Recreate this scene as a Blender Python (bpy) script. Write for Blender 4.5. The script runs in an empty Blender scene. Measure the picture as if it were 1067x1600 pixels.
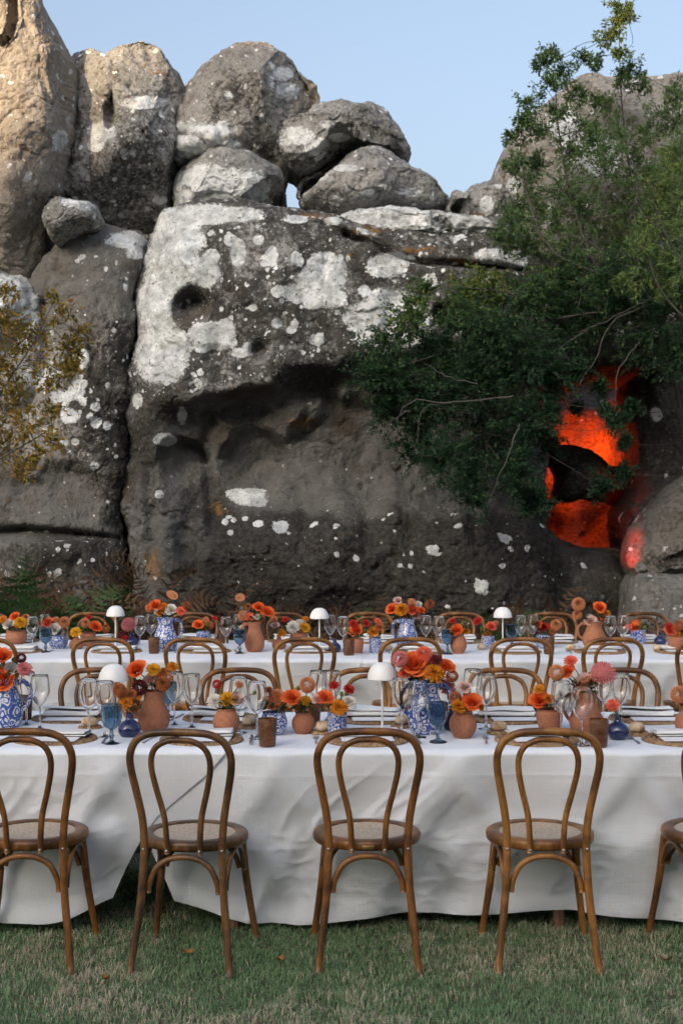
import bpy, math, random
import numpy as np
from mathutils import Vector, Matrix

R = math.radians
sc = bpy.context.scene
col = sc.collection
rng = np.random.default_rng(7)
random.seed(7)

# ------------------------------------------------------------------ camera
F = 2222.0            # focal length in photograph pixels
CH = 1.67             # eye height
cam_d = bpy.data.cameras.new('camera')
cam = bpy.data.objects.new('camera', cam_d)
col.objects.link(cam)
cam.location = (0, 0, CH)
cam.rotation_euler = (R(90), 0, 0)
cam_d.sensor_fit = 'VERTICAL'
cam_d.sensor_height = 36.0
cam_d.lens = 50.0
cam_d.shift_y = -0.003
cam_d.clip_end = 4000
cam_d.dof.use_dof = True
cam_d.dof.focus_distance = 5.75
cam_d.dof.aperture_fstop = 8.0
sc.camera = cam

# ------------------------------------------------------------------ sky and sun
SUN_EL, SUN_AZ = 21.0, 205.0     # azimuth from +Y, clockwise seen from above: behind the camera, a little to the left
sx, sy, sz = (math.sin(R(SUN_AZ)) * math.cos(R(SUN_EL)), math.cos(R(SUN_AZ)) * math.cos(R(SUN_EL)), math.sin(R(SUN_EL)))
SKY_SAT = 0.80
wd = bpy.data.worlds.new('World'); sc.world = wd; wd.use_nodes = True
wn = wd.node_tree
bg = wn.nodes['Background']
sky = wn.nodes.new('ShaderNodeTexSky')
sky.sky_type = 'NISHITA'; sky.sun_disc = False
sky.sun_elevation = R(SUN_EL); sky.sun_rotation = R(SUN_AZ)
sky.altitude = 50; sky.air_density = 1.0; sky.dust_density = 7.8; sky.ozone_density = 1.9
hs = wn.nodes.new('ShaderNodeHueSaturation'); hs.inputs['Saturation'].default_value = SKY_SAT   # the camera's white balance for open shade
wn.links.new(sky.outputs[0], hs.inputs['Color']); wb = wn.nodes.new('ShaderNodeMixRGB'); wb.blend_type = 'MULTIPLY'; wb.inputs[0].default_value = 1; wb.inputs[2].default_value = (0.985, 0.99, 0.985, 1)
wn.links.new(hs.outputs[0], wb.inputs[1]); wn.links.new(wb.outputs[0], bg.inputs[0])
bg.inputs[1].default_value = 0.12
sl = bpy.data.lights.new('sun', 'SUN')
sun = bpy.data.objects.new('sun', sl); col.objects.link(sun)
sl.energy = 3.6; sl.angle = R(0.5); sl.color = (1.0, 0.72, 0.42)
sun.rotation_euler = Vector((sx, sy, sz)).to_track_quat('Z', 'Y').to_euler()
sun.location = (0, -5, 20)
sc.view_settings.view_transform = 'Standard'
sc.view_settings.look = 'None'
sc.view_settings.exposure = 1.34
sc.view_settings.gamma = 1.0
sc.render.engine = 'CYCLES'
sc.cycles.use_denoising = True
sc.cycles.adaptive_threshold = 0.02
sc.cycles.max_bounces = 10
sc.cycles.transmission_bounces = 10
sc.cycles.transparent_max_bounces = 12
sc.cycles.caustics_reflective = False
sc.cycles.caustics_refractive = False
sc.cycles.sample_clamp_indirect = 6

# ------------------------------------------------------------------ helpers
def P(px, py, Y):
    """photograph direction (px, py) at the distance Y"""
    return np.array([(px - 533.5) / F * Y, Y, CH - (py - 795.0) / F * Y])

def tag(o, label, cat, group=None):
    o['label'] = label; o['category'] = cat
    if group: o['group'] = group
    return o

class MB:
    """collects vertices, faces, material indices and one random value per vertex"""
    def __init__(s):
        s.V = []; s.F = []; s.M = []; s.A = []; s.n = 0
    def add(s, V, faces, m=0, a=0.0):
        V = np.asarray(V, float).reshape(-1, 3)
        fs = faces if isinstance(faces, list) else [faces]
        for f in fs:
            f = np.asarray(f, np.int64)
            if len(f):
                s.F.append(f + s.n); s.M.append(np.full(len(f), m))
        s.V.append(V); s.A.append(np.broadcast_to(np.asarray(a, float), (len(V),))); s.n += len(V)
        return s
    def mesh(s, name, mats, smooth=True):
        V = np.concatenate(s.V); A = np.concatenate(s.A)
        return make_mesh(name, V, s.F, mats, smooth, {'rnd': A}, np.concatenate(s.M))
    def build(s, name, mats, parent=None, smooth=True, loc=None):
        return place(name, s.mesh(name, mats, smooth), parent, loc)

def make_mesh(name, V, Fs, mats, smooth=True, attrs=None, mi=None):
    me = bpy.data.meshes.new(name)
    V = np.ascontiguousarray(V, np.float32)
    Fs = Fs if isinstance(Fs, list) else [Fs]
    me.vertices.add(len(V)); me.vertices.foreach_set('co', V.ravel())
    li = np.concatenate([f.ravel() for f in Fs]).astype(np.int32)
    lt = np.concatenate([np.full(len(f), f.shape[1]) for f in Fs]).astype(np.int32)
    ls = np.concatenate([[0], np.cumsum(lt)[:-1]]).astype(np.int32)
    me.loops.add(len(li)); me.loops.foreach_set('vertex_index', li)
    me.polygons.add(len(lt)); me.polygons.foreach_set('loop_start', ls); me.polygons.foreach_set('loop_total', lt)
    mats = mats if isinstance(mats, (list, tuple)) else [mats]
    for m in mats: me.materials.append(m)
    if mi is not None and len(mats) > 1:
        me.polygons.foreach_set('material_index', np.ascontiguousarray(mi, np.int32))
    me.update(calc_edges=True)
    me.polygons.foreach_set('use_smooth', np.full(len(lt), bool(smooth)))
    for k, a in (attrs or {}).items():
        at = me.attributes.new(k, 'FLOAT', 'POINT')
        at.data.foreach_set('value', np.ascontiguousarray(a, np.float32))
    return me

def place(name, me, parent=None, loc=None, rz=None, sca=None):
    o = bpy.data.objects.new(name, me); col.objects.link(o)
    if parent is not None: o.parent = parent
    if loc is not None: o.location = [float(v) for v in loc]
    if rz is not None: o.rotation_euler = (0, 0, rz)
    if sca is not None: o.scale = sca if hasattr(sca, '__len__') else (sca,) * 3
    return o

def empty(name, loc, rz=0.0):
    return place(name, None, None, loc, rz)

def gridq(nu, nv, cu=False, cv=False):
    """quads of a grid with index i*nv+j"""
    i = np.arange(nu if cu else nu - 1); j = np.arange(nv if cv else nv - 1)
    I, J = np.meshgrid(i, j, indexing='ij'); I = I.ravel(); J = J.ravel()
    I2 = (I + 1) % nu; J2 = (J + 1) % nv
    return np.stack([I * nv + J, I2 * nv + J, I2 * nv + J2, I * nv + J2], 1)

def lathe(prof, seg=32, wob=None):
    pr = np.asarray(prof, float)
    t = np.arange(seg) * 2 * np.pi / seg
    V = np.zeros((seg, len(pr), 3))
    V[:, :, 0] = np.cos(t)[:, None] * pr[:, 0]; V[:, :, 1] = np.sin(t)[:, None] * pr[:, 0]; V[:, :, 2] = pr[:, 1]
    if wob is not None: V = wob(V, t, pr)
    return V.reshape(-1, 3), gridq(seg, len(pr), cu=True)

def smooth_path(pts, n):
    """Catmull-Rom through the points"""
    p = np.asarray(pts, float)
    if len(p) == 2:
        return p[0] + (p[1] - p[0]) * np.linspace(0, 1, n)[:, None]
    q = np.vstack([2 * p[0] - p[1], p, 2 * p[-1] - p[-2]])
    m = len(p) - 1
    u = np.linspace(0, m, n); k = np.minimum(u.astype(int), m - 1); t = (u - k)[:, None]
    a, b, c, d = q[k], q[k + 1], q[k + 2], q[k + 3]
    return 0.5 * (2 * b + (c - a) * t + (2 * a - 5 * b + 4 * c - d) * t * t + (3 * b - a - 3 * c + d) * t ** 3)

def tube(pts, rad, seg=10, cap=True, closed=False):
    p = np.asarray(pts, float); n = len(p)
    r = np.broadcast_to(np.asarray(rad, float), (n,))
    T = np.gradient(p, axis=0) if not closed else np.roll(p, -1, 0) - np.roll(p, 1, 0)
    T /= np.linalg.norm(T, axis=1)[:, None] + 1e-12
    N = np.zeros((n, 3)); v = np.cross(T[0], [0.13, 0.2, 1.0])
    if np.linalg.norm(v) < 1e-3: v = np.cross(T[0], [1, 0, 0])
    for i in range(n):
        v = v - T[i] * v.dot(T[i]); v = v / (np.linalg.norm(v) + 1e-12); N[i] = v
    B = np.cross(T, N)
    a = np.arange(seg) * 2 * np.pi / seg
    V = p[:, None] + r[:, None, None] * (np.cos(a)[None, :, None] * N[:, None] + np.sin(a)[None, :, None] * B[:, None])
    V = V.reshape(-1, 3); fs = [gridq(n, seg, cu=closed, cv=True)]
    if cap and not closed:
        V = np.vstack([V, p[0], p[-1]]); c0 = n * seg; k = np.arange(seg); k2 = (k + 1) % seg
        fs.append(np.stack([k2, k, np.full(seg, c0)], 1))
        fs.append(np.stack([k + (n - 1) * seg, k2 + (n - 1) * seg, np.full(seg, c0 + 1)], 1))
    return V, fs

def rbox(x0, x1, y0, y1, z0, z1, b=0.004):
    """box with chamfered edges"""
    bm = []
    cx, cy, cz = (x0 + x1) / 2, (y0 + y1) / 2, (z0 + z1) / 2
    hx, hy, hz = (x1 - x0) / 2, (y1 - y0) / 2, (z1 - z0) / 2
    lay = [(-hz, b), (-hz + b, 0), (hz - b, 0), (hz, b)]
    V = []
    for z, i in lay:
        ax, ay = hx - i, hy - i
        V += [(-ax + b, -ay, z), (ax - b, -ay, z), (ax, -ay + b, z), (ax, ay - b, z), (ax - b, ay, z), (-ax + b, ay, z), (-ax, ay - b, z), (-ax, -ay + b, z)]
    V = np.array(V) + [cx, cy, cz]
    q = gridq(4, 8, cv=True)[:, ::-1]
    return V, [q, np.array([[7, 6, 5, 4, 3, 2, 1, 0]]), np.array([[24, 25, 26, 27, 28, 29, 30, 31]])]

# numpy gradient noise
_perm = np.random.default_rng(11).permutation(256)
_perm = np.concatenate([_perm, _perm, _perm])
_g = np.random.default_rng(12).normal(size=(256, 3)); _g /= np.linalg.norm(_g, axis=1)[:, None]
def perlin(p):
    p = np.asarray(p, float); i = np.floor(p).astype(int); f = p - i; i &= 255
    u = f * f * f * (f * (f * 6 - 15) + 10)
    res = 0.0
    for dx in (0, 1):
        wx = u[:, 0] if dx else 1 - u[:, 0]; hx = _perm[(i[:, 0] + dx) & 255]
        for dy in (0, 1):
            wy = u[:, 1] if dy else 1 - u[:, 1]; hy = _perm[hx + ((i[:, 1] + dy) & 255)]
            for dz in (0, 1):
                wz = u[:, 2] if dz else 1 - u[:, 2]; g = _g[_perm[hy + ((i[:, 2] + dz) & 255)]]
                d = f - np.array([dx, dy, dz])
                res = res + wx * wy * wz * np.einsum('ij,ij->i', g, d)
    return res * 1.6
def fbm(p, o=4, gain=0.5, off=0.0):
    p = np.asarray(p, float) + off; a = 1.0; s = 0
    for k in range(o):
        s = s + a * perlin(p); p = p * 2.03 + 17.3; a *= gain
    return s
def sstep(a, b, x):
    t = np.clip((x - a) / (b - a), 0, 1); return t * t * (3 - 2 * t)

# ------------------------------------------------------------------ material helpers
class NT:
    def __init__(s, name):
        s.m = bpy.data.materials.new(name); s.m.use_nodes = True
        s.t = s.m.node_tree; s.b = s.t.nodes['Principled BSDF']; s.out = s.t.nodes['Material Output']
    def n(s, typ, **kw):
        nd = s.t.nodes.new('ShaderNode' + typ)
        for k, v in kw.items():
            if k.startswith('i_'): nd.inputs[k[2:].replace('_', ' ')].default_value = v
            else: setattr(nd, k, v)
        return nd
    def l(s, a, b): s.t.links.new(a, b)
    def val(s, x, inp):
        if hasattr(x, 'is_output'): s.l(x, inp)
        else: inp.default_value = x
    def math(s, op, a, b=0.0, c=None, clamp=False):
        nd = s.n('Math', operation=op, use_clamp=clamp); s.val(a, nd.inputs[0]); s.val(b, nd.inputs[1])
        if c is not None: s.val(c, nd.inputs[2])
        return nd.outputs[0]
    def mix(s, f, a, b, typ='MIX'):
        nd = s.n('MixRGB', blend_type=typ); s.val(f, nd.inputs[0])
        for x, i in ((a, 1), (b, 2)):
            if hasattr(x, 'is_output'): s.l(x, nd.inputs[i])
            else: nd.inputs[i].default_value = (*x[:3], 1)
        return nd.outputs[0]
    def noise(s, vec, scale, detail=4.0, rough=0.55, dist=0.0):
        nd = s.n('TexNoise'); s.l(vec, nd.inputs['Vector'])
        nd.inputs['Scale'].default_value = scale; nd.inputs['Detail'].default_value = detail
        nd.inputs['Roughness'].default_value = rough; nd.inputs['Distortion'].default_value = dist
        return nd.outputs['Fac']
    def vor(s, vec, scale, feature='F1', out='Distance', rnd=1.0):
        nd = s.n('TexVoronoi', feature=feature); s.l(vec, nd.inputs['Vector']); nd.inputs['Scale'].default_value = scale
        nd.inputs['Randomness'].default_value = rnd
        return nd.outputs[out]
    def ss(s, x, a, b):
        nd = s.n('MapRange', interpolation_type='SMOOTHSTEP'); s.val(x, nd.inputs['Value'])
        nd.inputs['From Min'].default_value = a; nd.inputs['From Max'].default_value = b
        return nd.outputs['Result']
    def ramp(s, f, stops):
        nd = s.n('ValToRGB'); e = nd.color_ramp.elements
        while len(e) < len(stops): e.new(0.5)
        for k, (p_, c_) in enumerate(stops): e[k].position = p_; e[k].color = (*c_[:3], 1)
        s.val(f, nd.inputs[0]); return nd.outputs[0]
    def attr(s, name):
        return s.n('Attribute', attribute_name=name).outputs['Fac']
    def obj(s): return s.n('TexCoord').outputs['Object']
    def pos(s): return s.n('NewGeometry').outputs['Position']
    def bump(s, h, strength=0.5, dist=0.01, prev=None):
        nd = s.n('Bump'); nd.inputs['Strength'].default_value = strength; nd.inputs['Distance'].default_value = dist
        s.l(h, nd.inputs['Height'])
        if prev is not None: s.l(prev, nd.inputs['Normal'])
        return nd.outputs[0]
    def set(s, color=None, rough=None, normal=None, **kw):
        b = s.b.inputs
        if color is not None:
            if hasattr(color, 'is_output'): s.l(color, b['Base Color'])
            else: b['Base Color'].default_value = (*color[:3], 1)
        if rough is not None: s.val(rough, b['Roughness'])
        if normal is not None: s.l(normal, b['Normal'])
        for k, v in kw.items(): s.val(v, b[k.replace('_', ' ')])
        return s.m
# ------------------------------------------------------------------ ground
def ground_mat():
    t = NT('lawn'); p = t.pos()
    n1 = t.noise(p, 1.1, 4); n2 = t.noise(p, 60, 3); n3 = t.noise(p, 7, 4)
    c = t.mix(t.ss(n1, .35, .65), (.08, .10, .04), (.14, .12, .075))
    c = t.mix(t.ss(n3, .5, .7), c, (.15, .12, .075)); c = t.mix(t.math('MULTIPLY', n2, .6), c, (.02, .018, .01))
    return t.set(c, .95, t.bump(n2, .6, .02))
M_lawn = ground_mat()
xs = np.concatenate([[-1500, -400, -120, -60], np.linspace(-30, 30, 61), [60, 120, 400, 1500]])
ys = np.concatenate([[-1500, -400, -120, -70], np.linspace(-40, 40, 81), [70, 120, 400, 1500]])
GX, GY = np.meshgrid(xs, ys, indexing='ij')
def ground_z(x, y):
    x = np.asarray(x, float); y = np.asarray(y, float)
    w = sstep(11.6, 14.5, y) * (1 - sstep(26, 60, y))
    return w * (0.22 + 0.12 * np.sin(x * 1.3) + 0.08 * np.sin(x * 2.9 + y))
gv = np.stack([GX, GY, ground_z(GX, GY)], -1).reshape(-1, 3)
g = place('ground', make_mesh('ground', gv, gridq(len(xs), len(ys)), M_lawn))
g['kind'] = 'structure'

# unseen ridge added behind the camera, crest shaped to shade all but the tops
RY = -50.0
cp = []
for a, b, Y in [(-60, 330, 14.35), (0, 255, 14.35), (60, 185, 14.35), (112, 140, 14.5), (150, 25, 15.2), (250, 5, 15.3), (450, 0, 15.5), (700, 10, 15.3), (900, 60, 15.0), (965, 52, 14.7), (1067, 40, 14.8)]:
    q = P(a, b, Y); tt = (q[1] - RY) / (-sy); cp.append((q[0] + sx * tt, q[2] + sz * tt))
cp.sort()
x0, x1 = cp[0][0], cp[-1][0]
cp = [(x0 - 70, .4), (x0 - 36, 12), (x0 - 16, 21.0), (x0 - 6, cp[0][1] - 5.2)] + cp + [(x1 + 8, cp[-1][1] - .6), (x1 + 24, 28), (x1 + 44, 20), (x1 + 64, 6), (x1 + 90, .4)]
hx = np.unique(np.concatenate([np.linspace(x0 - 70, x1 + 90, 121), np.linspace(x0 - 3, x1 + 3, 90)]))
hv = np.concatenate([np.linspace(-1, -.08, 14), [-.03, 0, .03], np.linspace(.08, 1, 14)])
HX, HV = np.meshgrid(hx, hv, indexing='ij')
top = np.interp(HX, [c[0] for c in cp], [c[1] for c in cp])
HZ = top * np.where(np.abs(HV) < 1e-6, 1, (1 - np.abs(HV) ** .9)) 
HZ = HZ + 1.2 * perlin(np.stack([HX / 6, HV * 5, HX * 0], -1).reshape(-1, 3)).reshape(HX.shape) * np.clip(np.abs(HV) * 4 - .3, 0, 1) * (1 - np.abs(HV)) - .3 * np.abs(HV)
M_shade_ridge = NT('dry_scrub'); _p = M_shade_ridge.pos(); M_shade_ridge = M_shade_ridge.set(M_shade_ridge.mix(M_shade_ridge.noise(_p, .6, 5), (.05, .055, .025), (.16, .13, .085)), .95)
h = place('shade_ridge', make_mesh('shade_ridge', np.stack([HX + HV * 30 * sx / sy, RY + HV * 30, HZ], -1).reshape(-1, 3), gridq(len(hx), len(hv)), M_shade_ridge))
h['kind'] = 'structure'

# ------------------------------------------------------------------ rocks
def rock_mat():
    t = NT('weathered_sandstone'); p = t.pos()
    aL, aC, aO, aB, aS, aW = (t.attr(k) for k in ('lichen', 'crust_shade', 'ochre', 'bare', 'spots', 'warm'))
    n1 = t.noise(p, 1.3, 3, .6); n2 = t.noise(p, 5.5, 4, .65); n3 = t.noise(p, 24, 3, .7); n4 = t.noise(p, 90, 1, .6)
    c = t.mix(t.ss(n1, .3, .7), (.250, .248, .242), (.365, .362, .355))
    c = t.mix(t.ss(n2, .45, .75), c, (.150, .145, .138))
    c = t.mix(t.math('MULTIPLY', t.ss(n3, .48, .68), .55), c, (.080, .077, .073))
    c = t.mix(aW, c, t.mix(n2, (.33, .245, .165), (.43, .34, .24)))
    # smooth bare rock in the hollows, darkened to carry the overhang's shade
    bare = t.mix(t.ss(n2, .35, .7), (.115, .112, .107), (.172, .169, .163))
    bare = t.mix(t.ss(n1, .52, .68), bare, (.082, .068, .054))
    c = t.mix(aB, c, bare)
    # dark crust, broken up into speckle, also painting in shade low on the cliff
    cm = t.math('ADD', t.math('MULTIPLY', t.math('SUBTRACT', n3, .5), 2.6), t.math('MULTIPLY', t.math('SUBTRACT', n2, .5), 1.8))
    cm = t.math('ADD', cm, t.math('SUBTRACT', t.math('MULTIPLY', aC, 2.0), 1.0))
    cm = t.ss(cm, -.3, .55)
    dk = t.mix(t.ss(n3, .3, .7), (.016, .015, .014), (.068, .063, .058))
    c = t.mix(t.math('MULTIPLY', cm, .94), c, dk)
    # ochre lichen
    om = t.math('ADD', t.math('SUBTRACT', aO, .62), t.math('ADD', t.math('MULTIPLY', t.math('SUBTRACT', n3, .5), 3.0), t.math('MULTIPLY', t.math('SUBTRACT', n2, .5), 2.5)))
    c = t.mix(t.math('MULTIPLY', t.ss(om, -.1, .5), .75), c, t.mix(n4, (.17, .085, .025), (.30, .16, .05)))
    # pale crustose lichen: large mapped patches, round thalli, small scattered dots
    warp = t.n('VectorMath', operation='ADD')
    wn_ = t.n('TexNoise'); wn_.inputs['Scale'].default_value = 7; wn_.inputs['Detail'].default_value = 3; t.l(p, wn_.inputs['Vector'])
    wv = t.n('VectorMath', operation='SCALE'); t.l(wn_.outputs['Color'], wv.inputs[0]); wv.inputs['Scale'].default_value = .10
    t.l(p, warp.inputs[0]); t.l(wv.outputs[0], warp.inputs[1]); pw = warp.outputs[0]
    def thalli(sc_, rad, thr):
        nd = t.n('TexVoronoi'); nd.inputs['Scale'].default_value = sc_; t.l(pw, nd.inputs['Vector'])
        sep = t.n('SeparateColor'); t.l(nd.outputs['Color'], sep.inputs[0])
        keep = t.math('LESS_THAN', sep.outputs[0], t.math('MULTIPLY', aS, thr))
        rr = t.math('ADD', t.math('MULTIPLY', sep.outputs[1], rad * .7), rad * .35)
        e = t.math('SUBTRACT', t.math('ADD', rr, t.math('MULTIPLY', t.math('SUBTRACT', n3, .5), .34)), nd.outputs['Distance'])
        return t.math('MULTIPLY', keep, t.ss(e, -.015, .03))
    sp = t.math('MAXIMUM', thalli(4.2, .34, .42), thalli(11, .36, .5))
    sp = t.math('MAXIMUM', sp, thalli(27, .30, .22))
    lm = t.math('ADD', aL, t.math('ADD', t.math('MULTIPLY', t.math('SUBTRACT', n2, .5), .8), t.math('MULTIPLY', t.math('SUBTRACT', n3, .5), 1.0)))
    lm = t.ss(lm, -.06, .10)
    lm = t.math('MAXIMUM', lm, sp)
    rim = n2
    lc = t.mix(t.ss(rim, .36, .66), (.48, .50, .515), (.80, .825, .845)); lc = t.mix(t.math('MULTIPLY', t.ss(n1, .52, .72), .2), lc, (.52, .52, .47))
    lc = t.mix(t.math('MULTIPLY', t.ss(n4, .5, .75), .35), lc, (.34, .345, .35))
    cr = t.vor(pw, 9, 'DISTANCE_TO_EDGE')
    lc = t.mix(t.math('MULTIPLY', t.math('SUBTRACT', 1.0, t.ss(cr, .0, .03)), .25), lc, (.20, .20, .195))
    hole = t.ss(t.math('ADD', n3, t.math('MULTIPLY', n4, .3)), .77, .83)
    lm = t.math('MULTIPLY', lm, t.math('SUBTRACT', 1.0, hole))
    c = t.mix(lm, c, lc)
    hgt = t.math('ADD', t.math('MULTIPLY', n2, .9), t.math('ADD', t.math('MULTIPLY', n3, .45), t.math('MULTIPLY', n4, .14)))
    return t.set(c, .93, t.bump(hgt, .9, .08), Specular_IOR_Level=.25)
M_rock = rock_mat()

def poly_r(pts, cx, cz, n=900, sm=5):
    th = np.linspace(0, 2 * np.pi, n, endpoint=False)
    d = np.stack([np.cos(th), np.sin(th)], 1)
    a = pts - [cx, cz]; b = np.roll(a, -1, 0); e = b - a
    den = d[:, None, 0] * e[None, :, 1] - d[:, None, 1] * e[None, :, 0]
    den = np.where(np.abs(den) < 1e-9, 1e-9, den)
    tt = (a[None, :, 0] * e[None, :, 1] - a[None, :, 1] * e[None, :, 0]) / den
    u = (a[None, :, 0] * d[:, None, 1] - a[None, :, 1] * d[:, None, 0]) / den
    ok = (tt > 0) & (u >= -1e-6) & (u <= 1 + 1e-6)
    r = np.where(ok, tt, 0).max(1)
    k = np.exp(-0.5 * (np.arange(-3 * sm, 3 * sm + 1) / sm) ** 2); k /= k.sum()
    rr = np.convolve(np.concatenate([r[-3 * sm:], r, r[:3 * sm]]), k, 'valid')
    return th, rr

def square_disk(n):
    a = np.linspace(-1, 1, n); U, V = np.meshgrid(a, a, indexing='ij'); U = U.ravel(); V = V.ravel()
    big = np.abs(U) > np.abs(V)
    rho = np.where(big, np.abs(U), np.abs(V))
    with np.errstate(divide='ignore', invalid='ignore'):
        th = np.where(big, np.pi / 4 * V / np.where(U == 0, 1, U) + np.where(U < 0, np.pi, 0),
                      np.pi / 2 - np.pi / 4 * U / np.where(V == 0, 1, V) + np.where(V < 0, np.pi, 0))
    return rho, np.mod(th, 2 * np.pi)

def grid_normals(V, n):
    G = V.reshape(n, n, 3)
    du = np.gradient(G, axis=0); dv = np.gradient(G, axis=1)
    N = np.cross(du, dv).reshape(-1, 3)
    N /= np.linalg.norm(N, axis=1)[:, None] + 1e-9
    return N

def blobs(px, py, L):
    """largest 1-d over ellipses (px, py, rx, ry): 0 on their outline, 1 in the middle"""
    f = np.full(len(px), -1.0)
    for b in L:
        d = np.hypot((px - b[0]) / b[2], (py - b[1]) / b[3])
        f = np.maximum(f, 1 - d)
    return f

def rock(name, label, outline, Y, df, db, n=160, k=2.6, amp=1.0, feat=None, paint=None, sm=5, center=None, off=0.0, cat='rock', cuts=4):
    pts = np.array([[P(a, b, Y)[0], P(a, b, Y)[2]] for a, b in outline])
    if center is None:
        x, z = pts[:, 0], pts[:, 1]; x2, z2 = np.roll(x, -1), np.roll(z, -1)
        cr = x * z2 - x2 * z; A = cr.sum() / 2
        cx, cz = ((x + x2) * cr).sum() / (6 * A), ((z + z2) * cr).sum() / (6 * A)
    else: cx, cz = P(*center, Y)[[0, 2]]
    th, rr = poly_r(pts, cx, cz, sm=sm)
    rho, t = square_disk(n)
    r = np.interp(t, np.append(th, 2 * np.pi), np.append(rr, rr[0]))
    w = rho / .80
    front = w <= 1
    c = np.where(front, 1 - (1 - np.clip(w, 0, 1)) ** 1.45, 1 - np.clip((rho - .80) / .20, 0, 1) ** 1.7)
    s = np.clip(1 - c ** k, 0, 1) ** (1 / k)
    s = np.where(front, s, -s)
    V = np.stack([cx + r * c * np.cos(t), np.where(s > 0, Y - df * s, Y - db * s), cz + r * c * np.sin(t)], 1)
    N = grid_normals(V, n)
    outw = V - [cx, Y, cz]
    if (np.einsum('ij,ij->i', N, outw)).mean() < 0: N = -N; flip = True
    else: flip = False
    fm = sstep(0.0, .35, s)
    if feat is not None:
        px = 533.5 + V[:, 0] / V[:, 1] * F; py = 795 - (V[:, 2] - CH) / V[:, 1] * F
        V[:, 1] += feat(px, py) * fm
    size = math.sqrt(abs(rr.mean()))
    # chisel flat faces: planes that shave the swollen front
    cr_ = np.random.default_rng(int(off * 10) + 5); ctr = np.array([cx, Y, cz]); sc3 = np.array([rr.mean(), df, rr.mean()])
    for _ in range(cuts):
        nv = cr_.normal(size=3) * [.8, .45, .8]; nv[1] = -abs(nv[1]) - .5; nv /= np.linalg.norm(nv)
        pr_ = ((V - ctr) / sc3) @ nv; lim = np.quantile(pr_, 1 - cr_.uniform(.04, .11))
        V[:, 1] += np.minimum(np.clip(pr_ - lim, 0, None) * sc3[1] / abs(nv[1]) * .9, df * .8) * fm
    if cuts: N = grid_normals(V, n) * (-1 if flip else 1)
    q = V + off * 13.7
    # broad swells stay low near the silhouette so that the outline keeps its shape
    big = fbm(q * 0.75, 2) * .17 * fm + fbm(q * 2.1 + 5, 3) * .034 * (0.35 + .65 * fm)
    fac = np.abs(perlin(q * [.9, .9, 1.1] + 60)) * .16 * fm
    ridg = 1 - np.abs(fbm(q * [1.3, 1.3, 2.4] + 40, 3)) * 2.2
    crack = -np.clip(ridg - .90, 0, 1) * .35
    pit = -np.clip(fbm(q * 3.3 + 80, 3) - .50, 0, 1) * .16
    fine = fbm(q * 7 + 9, 4, .6) * .020 + fbm(q * 34 + 2, 3, .6) * .007
    V = V + N * ((big - fac + crack * fm + pit * fm) * amp * min(1.25, .45 + size * .55) + fine * min(1, amp + .3))[:, None]
    px = 533.5 + V[:, 0] / V[:, 1] * F; py = 795 - (V[:, 2] - CH) / V[:, 1] * F
    at = dict(lichen=np.full(len(px), -1.), crust_shade=np.full(len(px), .25), ochre=np.zeros(len(px)), bare=np.zeros(len(px)), spots=np.full(len(px), .3), warm=np.zeros(len(px)))
    if paint is not None: paint(px, py, at, V, N)
    q4 = gridq(n, n)
    if flip: q4 = q4[:, ::-1]
    base = np.array([cx, Y, V[:, 2].min()])
    o = place(name, make_mesh(name, V - base, q4, M_rock, True, at), None, base)
    tag(o, label, cat, 'boulders and slabs of the rock outcrop')
    return o

def groove(px, py, line, wid, dep):
    """a crack that follows a polyline in the rock face"""
    d = np.full(len(px), 1e9)
    for (a, b), (c, e) in zip(line[:-1], line[1:]):
        L2 = (c - a) ** 2 + (e - b) ** 2
        t = np.clip(((px - a) * (c - a) + (py - b) * (e - b)) / L2, 0, 1)
        d = np.minimum(d, np.hypot(px - a - t * (c - a), py - b - t * (e - b)))
    return dep * np.exp(-(d / wid) ** 2)

def hollow(px, py, cx, cy, rx, ry, dep, sharp=.35, wob=.0):
    """a scooped hollow: steep rim above, easing out below"""
    u = (px - cx) / rx; v = (py - cy) / ry
    if wob: 
        nn = fbm(np.stack([px / 60, py / 60, np.full(len(px), cx)], 1), 3) * wob; u = u + nn; v = v + nn * .7
    d = np.hypot(u, v)
    edge = np.where(v < 0, sharp, .9)
    return dep * sstep(0, 1, np.clip((1 - d) / edge, 0, 1))

# the tall sunlit rock at the left
def f1(px, py):
    return groove(px, py, [(20, -30), (21, 20), (14, 48), (2, 60)], 3.5, .35) + groove(px, py, [(60, 95), (75, 150), (95, 205)], 5, .06) + groove(px, py, [(10, 400), (60, 425)], 6, .1)
def p1(px, py, a, V, N):
    a['crust_shade'][:] = .17 + .25 * blobs(px, py, [(70, 140, 40, 40), (40, 330, 60, 60)]).clip(0)
    a['warm'][:] = .38; a['spots'][:] = .35
    a['bare'][:] = .25 * sstep(250, 330, py)
    a['lichen'][:] = blobs(px, py, [(95, 220, 12, 18)]) 
rock('boulder', 'tallest pale boulder at the left edge with sunlight on its top', [(-110, -70), (-40, -60), (20, -45), (55, -8), (80, 30), (103, 72), (119, 96), (121, 160), (114, 240), (99, 300), (84, 340), (76, 430), (40, 445), (-60, 460), (-130, 300), (-130, 80)], 15.2, 1.0, 2.0, 200, 3.4, .75, f1, p1, cuts=6)
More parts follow.
